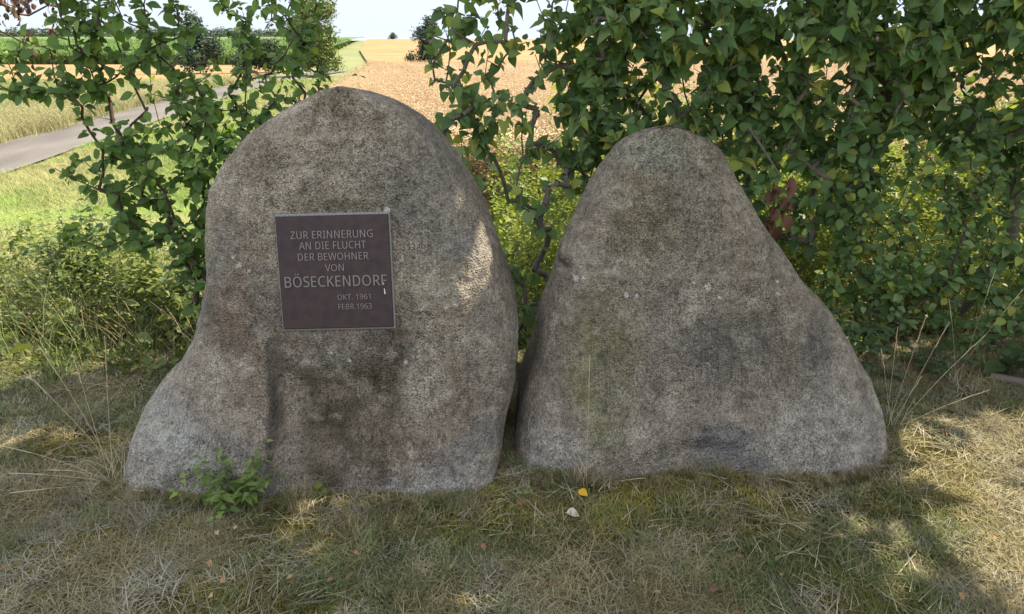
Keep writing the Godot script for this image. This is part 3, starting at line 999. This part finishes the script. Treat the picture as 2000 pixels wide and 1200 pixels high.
func stones() -> void:
	for q in [[-0.998, 0.836, 0.008], [-1.011, 0.867, 0.006], [-0.949, 0.821, 0.006], [-0.983, 0.839, 0.006], [-0.602, 0.491, 0.008], [-0.39, 0.491, 0.008], [-0.667, 0.525, 0.008], [-0.395, 0.857, 0.008], [-0.744, 0.525, 0.008], [-0.446, 1.036, 0.011], [-0.475, 1.035, 0.009]]: spots1.append(Vector3(q[0], q[1], q[2]))
	for q in [[0.249, 0.728, 0.0115], [0.278, 0.737, 0.0067], [0.439, 0.683, 0.0106], [0.479, 0.678, 0.0067], [0.746, 0.72, 0.0115], [0.691, 0.732, 0.0058], [1.022, 0.683, 0.0096], [1.023, 0.73, 0.0067], [0.405, 0.73, 0.0058], [0.791, 0.683, 0.0058]]: spots2.append(Vector3(q[0], q[1], q[2]))
	var tab1 := [[-0.12, -1.531, -0.07], [0.0, -1.519, -0.041], [0.1, -1.499, -0.022], [0.18, -1.484, -0.005], [0.26, -1.461, 0.013], [0.33, -1.416, 0.027], [0.42, -1.332, 0.04], [0.52, -1.273, 0.038], [0.62, -1.235, 0.021], [0.72, -1.215, -0.01], [0.82, -1.207, -0.038], [0.92, -1.189, -0.072], [1.0, -1.177, -0.105], [1.08, -1.16, -0.139], [1.16, -1.106, -0.189], [1.24, -1.022, -0.245], [1.3, -0.944, -0.293], [1.36, -0.847, -0.366], [1.4, -0.765, -0.432], [1.43, -0.69, -0.51], [1.45, -0.62, -0.58]]
	var dep1 := [[-0.2, 0.42], [0, 0.42], [0.8, 0.36], [1.2, 0.27], [1.33, 0.2], [1.42, 0.11], [1.45, 0.03]]
	var tab2 := [[-0.12, -0.018, 1.53], [0.0, -0.004, 1.529], [0.1, 0.01, 1.536], [0.2, 0.027, 1.533], [0.3, 0.053, 1.503], [0.4, 0.077, 1.445], [0.5, 0.102, 1.375], [0.6, 0.129, 1.293], [0.68, 0.154, 1.216], [0.75, 0.164, 1.154], [0.81, 0.176, 1.105], [0.88, 0.213, 1.047], [0.95, 0.251, 0.989], [1.02, 0.288, 0.934], [1.09, 0.32, 0.884], [1.15, 0.351, 0.85], [1.2, 0.382, 0.821], [1.24, 0.412, 0.766], [1.27, 0.462, 0.701], [1.29, 0.519, 0.654], [1.305, 0.56, 0.6]]
	var dep2 := [[-0.2, 0.36], [0, 0.36], [0.7, 0.28], [1.1, 0.2], [1.22, 0.14], [1.29, 0.07], [1.305, 0.02]]
	var o := thing("memorial_stone", "tall rounded granite boulder with a square bronze plaque", "memorial stone", Vector3.ZERO, "")
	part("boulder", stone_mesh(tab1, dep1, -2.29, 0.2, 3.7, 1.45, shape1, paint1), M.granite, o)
	var up := Vector3(0, 1, -0.2).normalized()
	var n := Vector3(0, 0.2, 1).normalized()
	var b := Basis(Vector3.RIGHT, up, n) * Basis(Vector3(0, 0, 1), deg_to_rad(1.4))
	var bed := part("mortar_bed", box_mesh(Vector3(0.412, 0.424, 0.05), 0.004), M.mortar, o, Transform3D(b, PLAQUE - n * 0.024))
	bed.set_meta("label", "pale mortar round the edge of the plaque")
	var pl := part("plaque", box_mesh(Vector3(0.402, 0.408, 0.016), 0.003), M.bronze, o, Transform3D(b, PLAQUE))
	pl.set_meta("label", "square dark bronze plaque with raised inscription")
	for l in [["ZUR ERINNERUNG", 611, 312, 637, 58], ["AN DIE FLUCHT", 613, 396, 520, 58], ["DER BEWOHNER", 613, 483, 548, 56], ["VON", 617, 571, 146, 54], ["BÖSECKENDORF", 620, 677, 798, 84], ["OKT. 1961", 756, 804, 260, 42], ["FEBR.1963", 760, 880, 262, 43]]:
		lettering(l[0], (l[1] - 617) / 2175.0, (610 - l[2]) / 2175.0, l[3] / 2175.0, l[4] / 2175.0, pl)
	var dv := PackedVector3Array(); var di := PackedInt32Array()
	tube(dv, di, Vector3(0.174, -0.062, 0.0078), Vector3(0.176, -0.082, 0.0078), 0.0016, 0.0022, 6)
	tube(dv, di, Vector3(0.1735, -0.040, 0.0125), Vector3(0.1735, -0.047, 0.0120), 0.0014, 0.0010, 5)
	var dr := part("bird_dropping", commit(dv, di), mat("white_drop", Color(0.8, 0.8, 0.78), 0.8), pl)
	dr.set_meta("label", "white bird dropping below the last letter")
	var o2 := thing("memorial_stone", "plain sloping triangular granite boulder without a plaque", "memorial stone", Vector3.ZERO, "")
	part("boulder", stone_mesh(tab2, dep2, -2.44, 0.2, 3.2, 1.305, shape2, paint2), M.granite, o2)

var HEART := [[-0.04, 0.12], [-0.02, 0.23], [0.06, 0.335], [0.18, 0.395], [0.32, 0.39], [0.46, 0.345], [0.60, 0.265], [0.74, 0.17], [0.86, 0.08], [0.94, 0.03], [1.0, 0.0]]
var OVAL := [[0.0, 0.02], [0.12, 0.20], [0.30, 0.34], [0.50, 0.36], [0.70, 0.27], [0.87, 0.12], [1.0, 0.0]]
var NETTLE := [[0.0, 0.10], [0.08, 0.26], [0.22, 0.30], [0.34, 0.24], [0.45, 0.22], [0.62, 0.14], [0.8, 0.08], [1.0, 0.0]]

func shrubs() -> void:
	var heart := [leaf_mesh(HEART, 0.22, 0.18, 0.02), leaf_mesh(HEART, 0.5, 0.35, 0.025), leaf_mesh(HEART, 0.08, 0.10, 0.02), leaf_mesh(HEART, 0.9, 0.5, 0.02)]
	var oval := [leaf_mesh(OVAL, 0.25, 0.18, 0.01), leaf_mesh(OVAL, 0.5, 0.35, 0.015), leaf_mesh(OVAL, 0.12, 0.08, 0.01)]
	var dark := [Color(0.105, 0.18, 0.075), Color(0.13, 0.225, 0.085), Color(0.155, 0.26, 0.09), Color(0.19, 0.30, 0.10), Color(0.25, 0.34, 0.15), Color(0.36, 0.42, 0.10), Color(0.40, 0.40, 0.10)]
	var mid := [Color(0.095, 0.175, 0.05), Color(0.115, 0.205, 0.057), Color(0.14, 0.24, 0.065), Color(0.17, 0.28, 0.08), Color(0.26, 0.35, 0.09)]
	var lilac := {"meshes": heart, "tones": dark, "mat": M.leaf, "bark": M.bark_lilac, "pairs": 3, "hang": 0.6, "face": 0.9, "size": 0.064, "front": -3.12, "rtip": 0.0014, "grow": 0.45, "low": 0.5}
	var dog := {"meshes": oval, "tones": mid, "mat": M.leaf, "bark": M.bark_red, "pairs": 3, "hang": 0.45, "face": 0.7, "size": 0.051, "front": -3.05, "rtip": 0.0014, "grow": 0.42}
	# dogwood left of the stones
	shrub("dogwood_shrub", "leafy oval leaved shrub spreading left of the plaque stone", "shrub", "", Vector3(-1.22, 0, -3.2), 4, [
		[Vector3(-1.62, 1.36, -3.2), Vector3(0.30, 0.66, 0.26), 96],
		[Vector3(-1.92, 1.50, -3.15), Vector3(0.32, 0.13, 0.18), 26],
		[Vector3(-1.45, 0.98, -3.2), Vector3(0.34, 0.42, 0.24), 66],
		[Vector3(-1.12, 1.50, -3.62), Vector3(0.27, 0.60, 0.22), 86],
		[Vector3(-1.36, 1.25, -3.4), Vector3(0.24, 0.30, 0.24), 34],
		[Vector3(-1.74, 0.80, -3.12), Vector3(0.28, 0.08, 0.14), 18],
		[Vector3(-1.77, 1.06, -3.12), Vector3(0.26, 0.07, 0.14), 12],
		[Vector3(-1.32, 0.62, -3.2), Vector3(0.22, 0.34, 0.18), 44],
		[Vector3(-1.62, 1.74, -3.2), Vector3(0.30, 0.25, 0.24), 36]], dog)
	# lilac between the stones
	var open := lilac.duplicate(); open.merge({"pairs": 2, "size": 0.06, "rtip": 0.0019, "grow": 0.38, "low": 0.9, "foot": 1.6}, true)
	shrub("lilac_shrub", "open lilac shrub with bare grey stems between the two stones", "shrub", "lilac shrubs of the hedge", Vector3(0.14, 0, -3.45), 9, [
		[Vector3(-0.08, 1.55, -3.45), Vector3(0.30, 0.35, 0.25), 60],
		[Vector3(-0.25, 1.12, -3.4), Vector3(0.14, 0.30, 0.16), 34],
		[Vector3(0.10, 2.35, -3.5), Vector3(0.5, 0.55, 0.4), 90],
		[Vector3(0.35, 1.70, -3.5), Vector3(0.26, 0.28, 0.25), 48],
		[Vector3(0.10, 0.95, -3.4), Vector3(0.32, 0.30, 0.2), 22],
		[Vector3(0.08, 0.35, -3.35), Vector3(0.25, 0.25, 0.14), 26]], open)
	shrub("lilac_shrub", "dense dark lilac shrub behind the top of the plain stone", "shrub", "lilac shrubs of the hedge", Vector3(0.72, 0, -3.75), 7, [
		[Vector3(0.70, 1.50, -3.6), Vector3(0.50, 0.50, 0.30), 190],
		[Vector3(0.75, 2.6, -3.7), Vector3(0.7, 0.75, 0.55), 150],
		[Vector3(0.42, 1.2, -3.55), Vector3(0.2, 0.3, 0.2), 36],
		[Vector3(0.75, 1.75, -3.28), Vector3(0.5, 0.22, 0.14), 60],
		[Vector3(1.05, 1.0, -3.55), Vector3(0.25, 0.45, 0.22), 60]], lilac)
	shrub("lilac_shrub", "dense lilac shrub with dark trunks right of the plain stone", "shrub", "lilac shrubs of the hedge", Vector3(1.55, 0, -3.85), 7, [
		[Vector3(1.55, 1.52, -3.6), Vector3(0.58, 0.48, 0.30), 210],
		[Vector3(1.6, 2.7, -3.7), Vector3(0.75, 0.8, 0.6), 170],
		[Vector3(1.45, 0.95, -3.6), Vector3(0.38, 0.35, 0.22), 60],
		[Vector3(1.6, 1.75, -3.25), Vector3(0.5, 0.22, 0.14), 64]], lilac)
	shrub("lilac_shrub", "dense lilac shrub at the right end of the hedge", "shrub", "lilac shrubs of the hedge", Vector3(2.55, 0, -3.9), 7, [
		[Vector3(2.45, 1.52, -3.6), Vector3(0.62, 0.48, 0.30), 210],
		[Vector3(2.7, 2.7, -3.7), Vector3(0.8, 0.8, 0.6), 170],
		[Vector3(2.35, 1.72, -3.25), Vector3(0.4, 0.24, 0.14), 56]], lilac)
	var dogr := dog.duplicate(); dogr.merge({"tones": dark, "low": 0.5}, true)
	shrub("dogwood_shrub", "oval leaved shrub in front of the hedge beside the plain stone's slope", "shrub", "oval leaved shrubs in the hedge", Vector3(1.95, 0, -3.55), 6, [
		[Vector3(1.95, 0.80, -3.42), Vector3(0.44, 0.48, 0.17), 105],
		[Vector3(1.75, 0.42, -3.4), Vector3(0.28, 0.28, 0.16), 45]], dogr)
	shrub("dogwood_shrub", "oval leaved shrub at the right edge below the lilac", "shrub", "oval leaved shrubs in the hedge", Vector3(2.6, 0, -3.6), 6, [
		[Vector3(2.5, 0.85, -3.45), Vector3(0.42, 0.52, 0.17), 95],
		[Vector3(2.4, 0.40, -3.4), Vector3(0.38, 0.28, 0.16), 45]], dogr)
	# the trees in the hedge whose crowns shade the stones
	var clump := clump_mesh(12, 0.8, 77)
	far_tree("hedge_tree", "dark slender tree trunk rising through the right of the hedge", Vector3(2.15, 0, -4.5), 5.2, [
		[Vector3(-0.1, 3.9, 0.85), Vector3(2.1, 1.1, 1.15), 1900], [Vector3(-1.5, 3.4, 0.8), Vector3(1.1, 0.9, 0.9), 650]], clump, 0.19, Color(0.08, 0.15, 0.05), "", "bark_dark", true)
	far_tree("hedge_tree", "tall dark tree standing in the hedge beyond the right edge", Vector3(4.6, 0, -4.2), 5.6, [
		[Vector3(0, 3.9, 0.7), Vector3(1.9, 1.5, 1.2), 1900], [Vector3(-0.2, 2.2, 0.6), Vector3(1.4, 1.2, 0.8), 800]], clump, 0.19, Color(0.08, 0.15, 0.05), "", "bark_dark", true)

func background() -> void:
	var cl := clump_mesh(22, 0.5, 91, 0.0)
	var at := func(x: float, d: float) -> Vector3: return Vector3(x, land(x, -d), -d)
	far_tree("roadside_tree", "light green feathery tree beside the road above the plaque stone", at.call(-14.2, 55.0), 5.6, [
		[Vector3(0.2, 3.2, 0), Vector3(2.3, 2.4, 1.9), 1100], [Vector3(-0.3, 1.1, 0), Vector3(1.6, 1.2, 1.5), 320], [Vector3(0.8, 1.2, 0.5), Vector3(1.2, 1.2, 1.0), 200]], cl, 0.32, Color(0.21, 0.27, 0.09))
	far_tree("conifer_tree", "dark bluish tree left of the light green roadside tree", at.call(-23.2, 57.0), 4.6, [
		[Vector3(0, 1.5, 0), Vector3(1.5, 1.5, 1.4), 330], [Vector3(-0.2, 3.0, 0), Vector3(0.9, 1.7, 0.9), 200]], cl, 0.40, Color(0.10, 0.15, 0.11))
	far_tree("roadside_tree", "dark bush between the conifer and the light green tree", at.call(-19.6, 58.0), 4.0, [
		[Vector3(0, 1.6, 0), Vector3(1.9, 1.6, 1.4), 330]], cl, 0.40, Color(0.11, 0.16, 0.09))
	far_tree("field_tree", "dark round tree at the wheat edge left of the lilac", at.call(-7.3, 62.0), 3.8, [
		[Vector3(0.1, 1.5, 0), Vector3(1.4, 1.5, 1.3), 330], [Vector3(0.4, 2.9, 0), Vector3(1.0, 1.1, 1.0), 190]], cl, 0.32, Color(0.09, 0.115, 0.085))
	far_tree("horizon_bush", "tiny bush on the horizon of the stubble hill", at.call(-34.5, 222.0), 2.0, [
		[Vector3(0, 0.9, 0), Vector3(1.7, 1.0, 1.2), 90]], cl, 0.5, Color(0.13, 0.17, 0.10))
	# distant wood along the left horizon
	var xfs := []; var cols := []
	for i in 3200:
		var x := rng.randf_range(-330.0, -90.0)
		var d := 330.0 + rng.randf_range(-12, 12)
		var top := 3.0 + 3.5 * absf(nz.get_noise_1d(x * 6.0)) + 2.0 * nz2.get_noise_1d(x * 30.0)
		xfs.append(Transform3D(Basis.from_euler(Vector3(0, rng.randf() * TAU, 0)).scaled(Vector3.ONE * rng.randf_range(1.0, 1.9)), Vector3(x, land(x, -d) + rng.randf() * maxf(top, 1.0), -d)))
		var j := rng.randf_range(0.7, 1.2)
		cols.append(Color(0.12 * j, 0.16 * j, 0.11 * j))
	tag(copies("distant_wood", cl, M.far_leaf, xfs, cols, self), "line of distant trees along the left horizon", "wood", "", "stuff")
	# tree at the left whose twigs hang into the picture
	var o := thing("overhanging_tree", "tree with thin hanging twigs of reddish dry leaves, top left", "tree", Vector3(-4.3, 0, -3.3))
	var pts := []
	for i in 40: pts.append(Vector3(-2.08, 1.72, -3.3) + in_ball() * Vector3(0.16, 0.22, 0.14))
	for i in 26: pts.append(Vector3(-1.85, 1.9, -3.3) + in_ball() * Vector3(0.28, 0.26, 0.12))
	for i in 8: pts.append(Vector3(-1.78, 1.66, -3.3) + in_ball() * Vector3(0.14, 0.18, 0.1))
	for i in 60: pts.append(Vector3(-3.6, 3.1, -3.3) + in_ball() * Vector3(1.2, 0.7, 0.9))
	for i in 10: pts.append(Vector3(-2.0, 2.35, -3.3) + in_ball() * Vector3(0.4, 0.1, 0.1))
	var sk := skeleton([Vector3(-4.3, -0.1, -3.3), Vector3(-4.1, 1.5, -3.3), Vector3(-3.4, 2.6, -3.3), Vector3(-2.4, 2.6, -3.3), Vector3(-2.0, 2.5, -3.3)], pts, 0.06, 0.0011, 0.36, 0.22, 0.0)
	for k in range(1, 5): sk.par[k] = k - 1
	branches(sk, 0.006, o, M.bark_red)
	var items := []
	var lm := leaf_mesh(OVAL, 0.6, 0.3, 0.02)
	for t in sk.tips:
		var p: Vector3 = sk.pos[t]
		if p.x > -1.95 and p.y < 2.1: continue
		for k in 4: items.append([frame(p + rv(0.03), Vector3.DOWN + rv(0.6), rv(1.0), rng.randf_range(0.02, 0.036)), 0, rng.randi() % 3])
	leaves(o, items, [lm], [Color(0.17, 0.09, 0.07), Color(0.13, 0.08, 0.06), Color(0.20, 0.15, 0.08)], M.dead_leaf)

func small_things() -> void:
	var oval := leaf_mesh(OVAL, 0.3, 0.2, 0.01)
	var nettle := leaf_mesh(NETTLE, 0.3, 0.25, 0.02)
	var weedt := [Color(0.13, 0.19, 0.06), Color(0.18, 0.25, 0.07), Color(0.26, 0.32, 0.08), Color(0.11, 0.16, 0.08)]
	# undergrowth: tangles nobody could count
	var tangle := clump_mesh(34, 0.34, 55, -0.1)
	var stalks := tuft_mesh(14, 0.55, 0.12, 0.006, 0.5, 41)
	var dryt := tuft_mesh(10, 0.6, 0.12, 0.004, 0.8, 42, 0.04)
	var tx := []; var tc := []; var sx := []; var sc := []; var dx := []; var dc := []
	for i in 2500:
		var left := i < 700
		var x := rng.randf_range(-3.8, -0.9) if left else rng.randf_range(-0.1, 3.6)
		var z := (rng.randf_range(-4.9, -3.3) if left else rng.randf_range(-5.4, -3.9)) + 0.12 * nz.get_noise_1d(x * 200.0)
		var h := (0.10 + 0.42 * smoothstep(-3.3, -3.9, z)) * (0.8 + 1.5 * nz2.get_noise_2d(x * 140.0, z * 140.0)) if left else 1.2 * (0.85 + 0.8 * nz2.get_noise_2d(x * 100.0, z * 100.0))
		if left: h *= 0.72
		var y := maxf(0.04, h) * rng.randf_range(0.15, 1.0)
		var s := rng.randf_range(0.05, 0.12)
		tx.append(Transform3D(Basis.from_euler(Vector3(rng.randf_range(-0.3, 0.3), rng.randf() * TAU, 0)).scaled(Vector3.ONE * s), Vector3(x, land(x, z) + y, z)))
		var w := clampf(0.5 + 1.2 * nz.get_noise_2d(x * 120.0, z * 120.0), 0, 1)
		var col := Color(0.13, 0.19, 0.07).lerp(Color(0.26, 0.30, 0.10), w) if left else Color(0.20, 0.28, 0.08).lerp(Color(0.36, 0.42, 0.10), w)
		var j := rng.randf_range(0.75, 1.2)
		tc.append(Color(col.r * j, col.g * j, col.b * j))
		if i % 3 == 0:
			sx.append(Transform3D(Basis.from_euler(Vector3(0, rng.randf() * TAU, 0)).scaled(Vector3.ONE * rng.randf_range(0.4, 0.95)), Vector3(x, land(x, z), z)))
			sc.append(Color(0.15 * j, 0.20 * j, 0.07 * j))
		if i % 7 == 0:
			dx.append(Transform3D(Basis.from_euler(Vector3(0, rng.randf() * TAU, 0)).scaled(Vector3.ONE * rng.randf_range(0.5, 1.0)), Vector3(x, land(x, z), z)))
			dc.append(Color(0.42 * j, 0.36 * j, 0.20 * j))
	var broad := clump_mesh(11, 0.8, 56, 0.2)
	var bx := []; var bc := []
	for i in range(tx.size() - 1, -1, -4):
		bx.append(tx[i]); bc.append(tc[i])
		tx.remove_at(i); tc.remove_at(i)
	tag(copies("broad_undergrowth", broad, M.herb_leaf, bx, bc, self), "broad leaved low weeds at the foot of hedge and shrub", "weeds", "", "stuff")
	tag(copies("undergrowth", tangle, M.herb_leaf, tx, tc, self), "tangled low weeds at the foot of hedge and shrub", "weeds", "", "stuff")
	tag(copies("weed_grass", stalks, M.grass, sx, sc, self), "long green grass growing among the weeds", "grass", "", "stuff")
	tag(copies("dry_weed_grass", dryt, M.grass, dx, dc, self), "dry pale grass stalks among the weeds", "grass", "", "stuff")
	# single plants
	herb("nettle_plant", "bright green leafy weed at the foot of the plaque stone", "weed", "", Vector3(-1.0, 0, -2.17), 22, 0.24, 0.17, nettle, 0.055, [Color(0.22, 0.31, 0.09), Color(0.28, 0.38, 0.10), Color(0.16, 0.24, 0.08)], 0.035)
	herb("seedling", "pale green seedling at the mouth of the gap between stones", "weed", "", Vector3(-0.01, 0, -2.22), 3, 0.07, 0.05, nettle, 0.045, [Color(0.28, 0.36, 0.14)], 0.03)
	herb("seedling", "two leaved seedling against the base of the plaque stone", "weed", "", Vector3(-0.72, 0.01, -2.20), 1, 0.07, 0.02, oval, 0.05, [Color(0.20, 0.27, 0.06)], 0.06)
	herb("elder_plant", "grey green pinnate leaved weed beside the plain stone's right slope", "weed", "", Vector3(1.78, 0, -3.22), 6, 0.42, 0.22, oval, 0.055, [Color(0.11, 0.17, 0.09), Color(0.14, 0.20, 0.11)], 0.09, true)
	herb("elder_plant", "pinnate leaved weed under the hedge near the right edge", "weed", "", Vector3(2.12, 0, -3.25), 6, 0.36, 0.25, oval, 0.05, [Color(0.10, 0.16, 0.07), Color(0.13, 0.19, 0.09)], 0.09, true)
	herb("bramble_plant", "broad leaved weed at the right edge under the hedge", "weed", "", Vector3(2.5, 0, -3.28), 6, 0.34, 0.22, leaf_mesh(HEART, 0.25, 0.2, 0.03), 0.10, [Color(0.08, 0.13, 0.06), Color(0.10, 0.16, 0.06)], 0.08)
	herb("leafy_weed", "broad leaved weed in the undergrowth left of the plaque stone", "weed", "", Vector3(-1.62, 0, -3.25), 5, 0.24, 0.16, leaf_mesh(HEART, 0.25, 0.2, 0.03), 0.085, [Color(0.17, 0.22, 0.06), Color(0.12, 0.18, 0.06)], 0.06)
	var forms := [nettle, oval, leaf_mesh(HEART, 0.3, 0.25, 0.03), leaf_mesh([[0.0, 0.02], [0.2, 0.09], [0.5, 0.12], [0.8, 0.07], [1.0, 0.0]], 0.3, 0.3, 0.01)]
	for i in 26:
		var x := -3.0 + 1.75 * fmod(i * 0.618, 1.0)
		var z := -3.42 - 1.0 * fmod(i * 0.381, 1.0)
		var f := i % 4
		var tones: Array = [weedt, [Color(0.24, 0.30, 0.08), Color(0.32, 0.37, 0.10), Color(0.18, 0.24, 0.07)], [Color(0.12, 0.18, 0.08), Color(0.15, 0.21, 0.09)]][i % 3]
		var hh := 0.30 + 0.30 * smoothstep(-3.4, -4.0, z) + 0.08 * (i % 3)
		herb("leafy_weed", ["toothed leaved weed", "oval leaved weed", "heart leaved weed", "narrow leaved weed"][f] + " in the thicket along the left lawn edge", "weed", "weeds crowding the left lawn edge", Vector3(x, land(x, z), z), 5 + i % 4, hh, 0.22, forms[f], [0.06, 0.05, 0.075, 0.085][f], tones, 0.04, false, 30)
	# grass stalks
	dry_grass("bunch of long dry grass stalks left of the plaque stone", Vector3(-1.50, 0, -2.32), [[-0.34, -0.05, 0.52, 0.2], [-0.26, -0.1, 0.60, 0.2], [-0.10, -0.1, 0.55, 0.1], [0.03, -0.1, 0.62, 0.1], [-0.42, 0.0, 0.22, 0.4], [-0.36, 0.1, 0.15, 0.4], [-0.30, 0.16, 0.10, 0.4], [0.18, 0.1, 0.08, 0.5], [-0.2, 0.12, 0.2, 0.5]])
	dry_grass("fan of dry grass stalks at the plain stone's right edge", Vector3(1.62, 0, -2.70), [[0.02, -0.1, 0.50, 0.1], [0.16, -0.15, 0.55, 0.15], [0.28, -0.2, 0.50, 0.2], [0.45, -0.2, 0.42, 0.2], [0.40, 0.0, 0.25, 0.3], [-0.06, -0.1, 0.40, 0.2], [0.1, 0.0, 0.3, 0.1]])
	dry_grass("single upright dry stalk in front of the plain stone", Vector3(0.285, 0, -2.32), [[0.0, -0.05, 0.56, 0.05], [0.2, 0.05, 0.1, 0.4]])
	dry_grass("tall pale grass stalks at the right edge under hedge", Vector3(2.15, 0, -3.15), [[0.12, -0.1, 0.62, 0.1], [-0.1, -0.05, 0.5, 0.2], [0.25, 0.0, 0.55, 0.15]])
	dry_grass("dry arching stalks at the plaque stone's left shoulder", Vector3(-1.32, 0, -3.12), [[-0.35, 0.02, 0.55, 0.3], [-0.25, 0.05, 0.42, 0.3], [0.1, 0.0, 0.6, 0.2], [0.02, 0.0, 0.9, 0.05], [-0.15, 0.0, 0.75, 0.2]])
	var gt := thing("grass_tuft", "fresh green grass tuft at the foot of plain stone", "grass", Vector3(0.81, 0, -2.34))
	part("blade", tuft_mesh(16, 0.12, 0.02, 0.005, 1.0, 61), tinted(M.grass, Color(0.22, 0.30, 0.09)), gt)
	var gt2 := thing("grass_tuft", "yellowish combed grass tuft below the plaque stone", "grass", Vector3(-0.76, 0, -2.19))
	part("blade", tuft_mesh(70, 0.11, 0.05, 0.003, 1.4, 62), tinted(M.grass, Color(0.33, 0.30, 0.12)), gt2)
	var gt3 := thing("grass_tuft", "green grass tuft at the left lawn edge by the weeds", "grass", Vector3(-2.25, 0, -3.2))
	part("blade", tuft_mesh(40, 0.2, 0.05, 0.007, 0.9, 63), tinted(M.grass, Color(0.20, 0.26, 0.09)), gt3)
	# dead leaf bunch in the hedge
	var db := thing("dead_leaf_bunch", "bunch of curled red brown dead leaves hanging in the hedge", "dead leaves", Vector3(1.20, 1.0, -3.2))
	var curl := leaf_mesh([[0.0, 0.02], [0.1, 0.14], [0.22, 0.22], [0.36, 0.27], [0.5, 0.26], [0.64, 0.2], [0.8, 0.12], [1.0, 0.0]], 0.7, 0.5, 0.08, 0.1)
	var dm := tinted(M.dead_leaf, Color(0.15, 0.075, 0.052))
	for i in 20:
		part("leaf", curl, dm, db, frame(Vector3(rng.randf_range(-0.05, 0.05), -0.012 * i + 0.03, rng.randf_range(-0.02, 0.03)), Vector3.DOWN + rv(0.45), rv(1.0), rng.randf_range(0.05, 0.085)))
	var tv := PackedVector3Array(); var ti := PackedInt32Array()
	tube(tv, ti, Vector3(-0.10, 0.22, -0.2), Vector3(0, 0.03, 0), 0.008, 0.004, 5)
	part("twig", commit(tv, ti), M.bark_lilac, db)
	# sprig above the plaque stone
	herb("sapling", "tiny leafy sprig showing above the top of plaque stone", "sapling", "", Vector3(-0.67, 0, -3.05), 1, 1.47, 0.02, oval, 0.045, [Color(0.10, 0.15, 0.05)], 0.06)
	# sticks and log
	stick("forked grey stick on the lawn at the left", [Vector3(-1.60, 0.022, -2.10), Vector3(-1.50, 0.03, -2.04), Vector3(-1.44, 0.026, -1.94), Vector3(-1.37, 0.022, -1.87)], 0.009, [[Vector3(-1.44, 0.026, -1.94), Vector3(-1.53, 0.022, -1.82)]])
	stick("pale straight stick on the lawn near the bottom edge", [Vector3(-0.68, 0.02, -1.69), Vector3(-0.6, 0.026, -1.70), Vector3(-0.52, 0.022, -1.715)], 0.006, [])
	stick("short curved pale twig lying on the lawn below the plaque stone", [Vector3(-0.50, 0.02, -1.97), Vector3(-0.47, 0.03, -1.93), Vector3(-0.46, 0.022, -1.87)], 0.005, [])
	stick("weathered log lying at the right edge under hedge", [Vector3(2.38, 0.03, -3.22), Vector3(2.5, 0.035, -3.13), Vector3(2.62, 0.03, -3.06), Vector3(2.75, 0.035, -2.98)], 0.028, [])
	# fallen leaves
	var fl := [leaf_mesh(OVAL, 0.6, 0.35, 0.03, 0.1), leaf_mesh(OVAL, 0.9, -0.3, 0.04, 0.1), leaf_mesh(OVAL, 0.3, 0.2, 0.02, 0.15)]
	var fm := []
	for c in [Color(0.28, 0.15, 0.08), Color(0.34, 0.21, 0.11), Color(0.19, 0.11, 0.07), Color(0.38, 0.31, 0.21)]: fm.append(tinted(M.dead_leaf, c))
	for i in 125:
		var z := -1.55 - 1.1 * rng.randf()
		var x := rng.randf_range(-0.72, 0.72) * (-z + 0.6)
		if z < -2.2 and x > -1.65 and x < 1.65: continue
		var m := part("fallen_leaf", fl[rng.randi() % 3], fm[rng.randi() % 4], self, frame(Vector3(x, 0.052 + 0.016 * rng.randf(), z), Vector3(rng.randf_range(-1, 1), rng.randf_range(-0.3, 0.3), rng.randf_range(-1, 1)), Vector3.UP + rv(1.1), rng.randf_range(0.012, 0.030)))
		tag(m, "small dry brown leaf fallen on the lawn", "leaf", "fallen brown leaves scattered over the lawn")
	var yl := part("fallen_leaf", fl[2], tinted(M.dead_leaf, Color(0.62, 0.36, 0.03)), self, frame(Vector3(0.246, 0.05, -2.236), Vector3(0.5, 0.05, 0.6), Vector3(0, 0.8, 0.6), 0.042))
	tag(yl, "bright yellow leaf lying in front of the plain stone", "leaf")
	var pale := part("fallen_leaf", fl[0], tinted(M.dead_leaf, Color(0.58, 0.50, 0.40)), self, frame(Vector3(0.19, 0.05, -2.10), Vector3(1, 0, 0.1), Vector3(0, 1, 0.3), 0.05))
	tag(pale, "pale beige curled leaf on lawn just below the yellow leaf", "leaf")

func tinted(m: StandardMaterial3D, c: Color) -> StandardMaterial3D:
	var d: StandardMaterial3D = m.duplicate()
	d.albedo_color = c.linear_to_srgb()
	return d
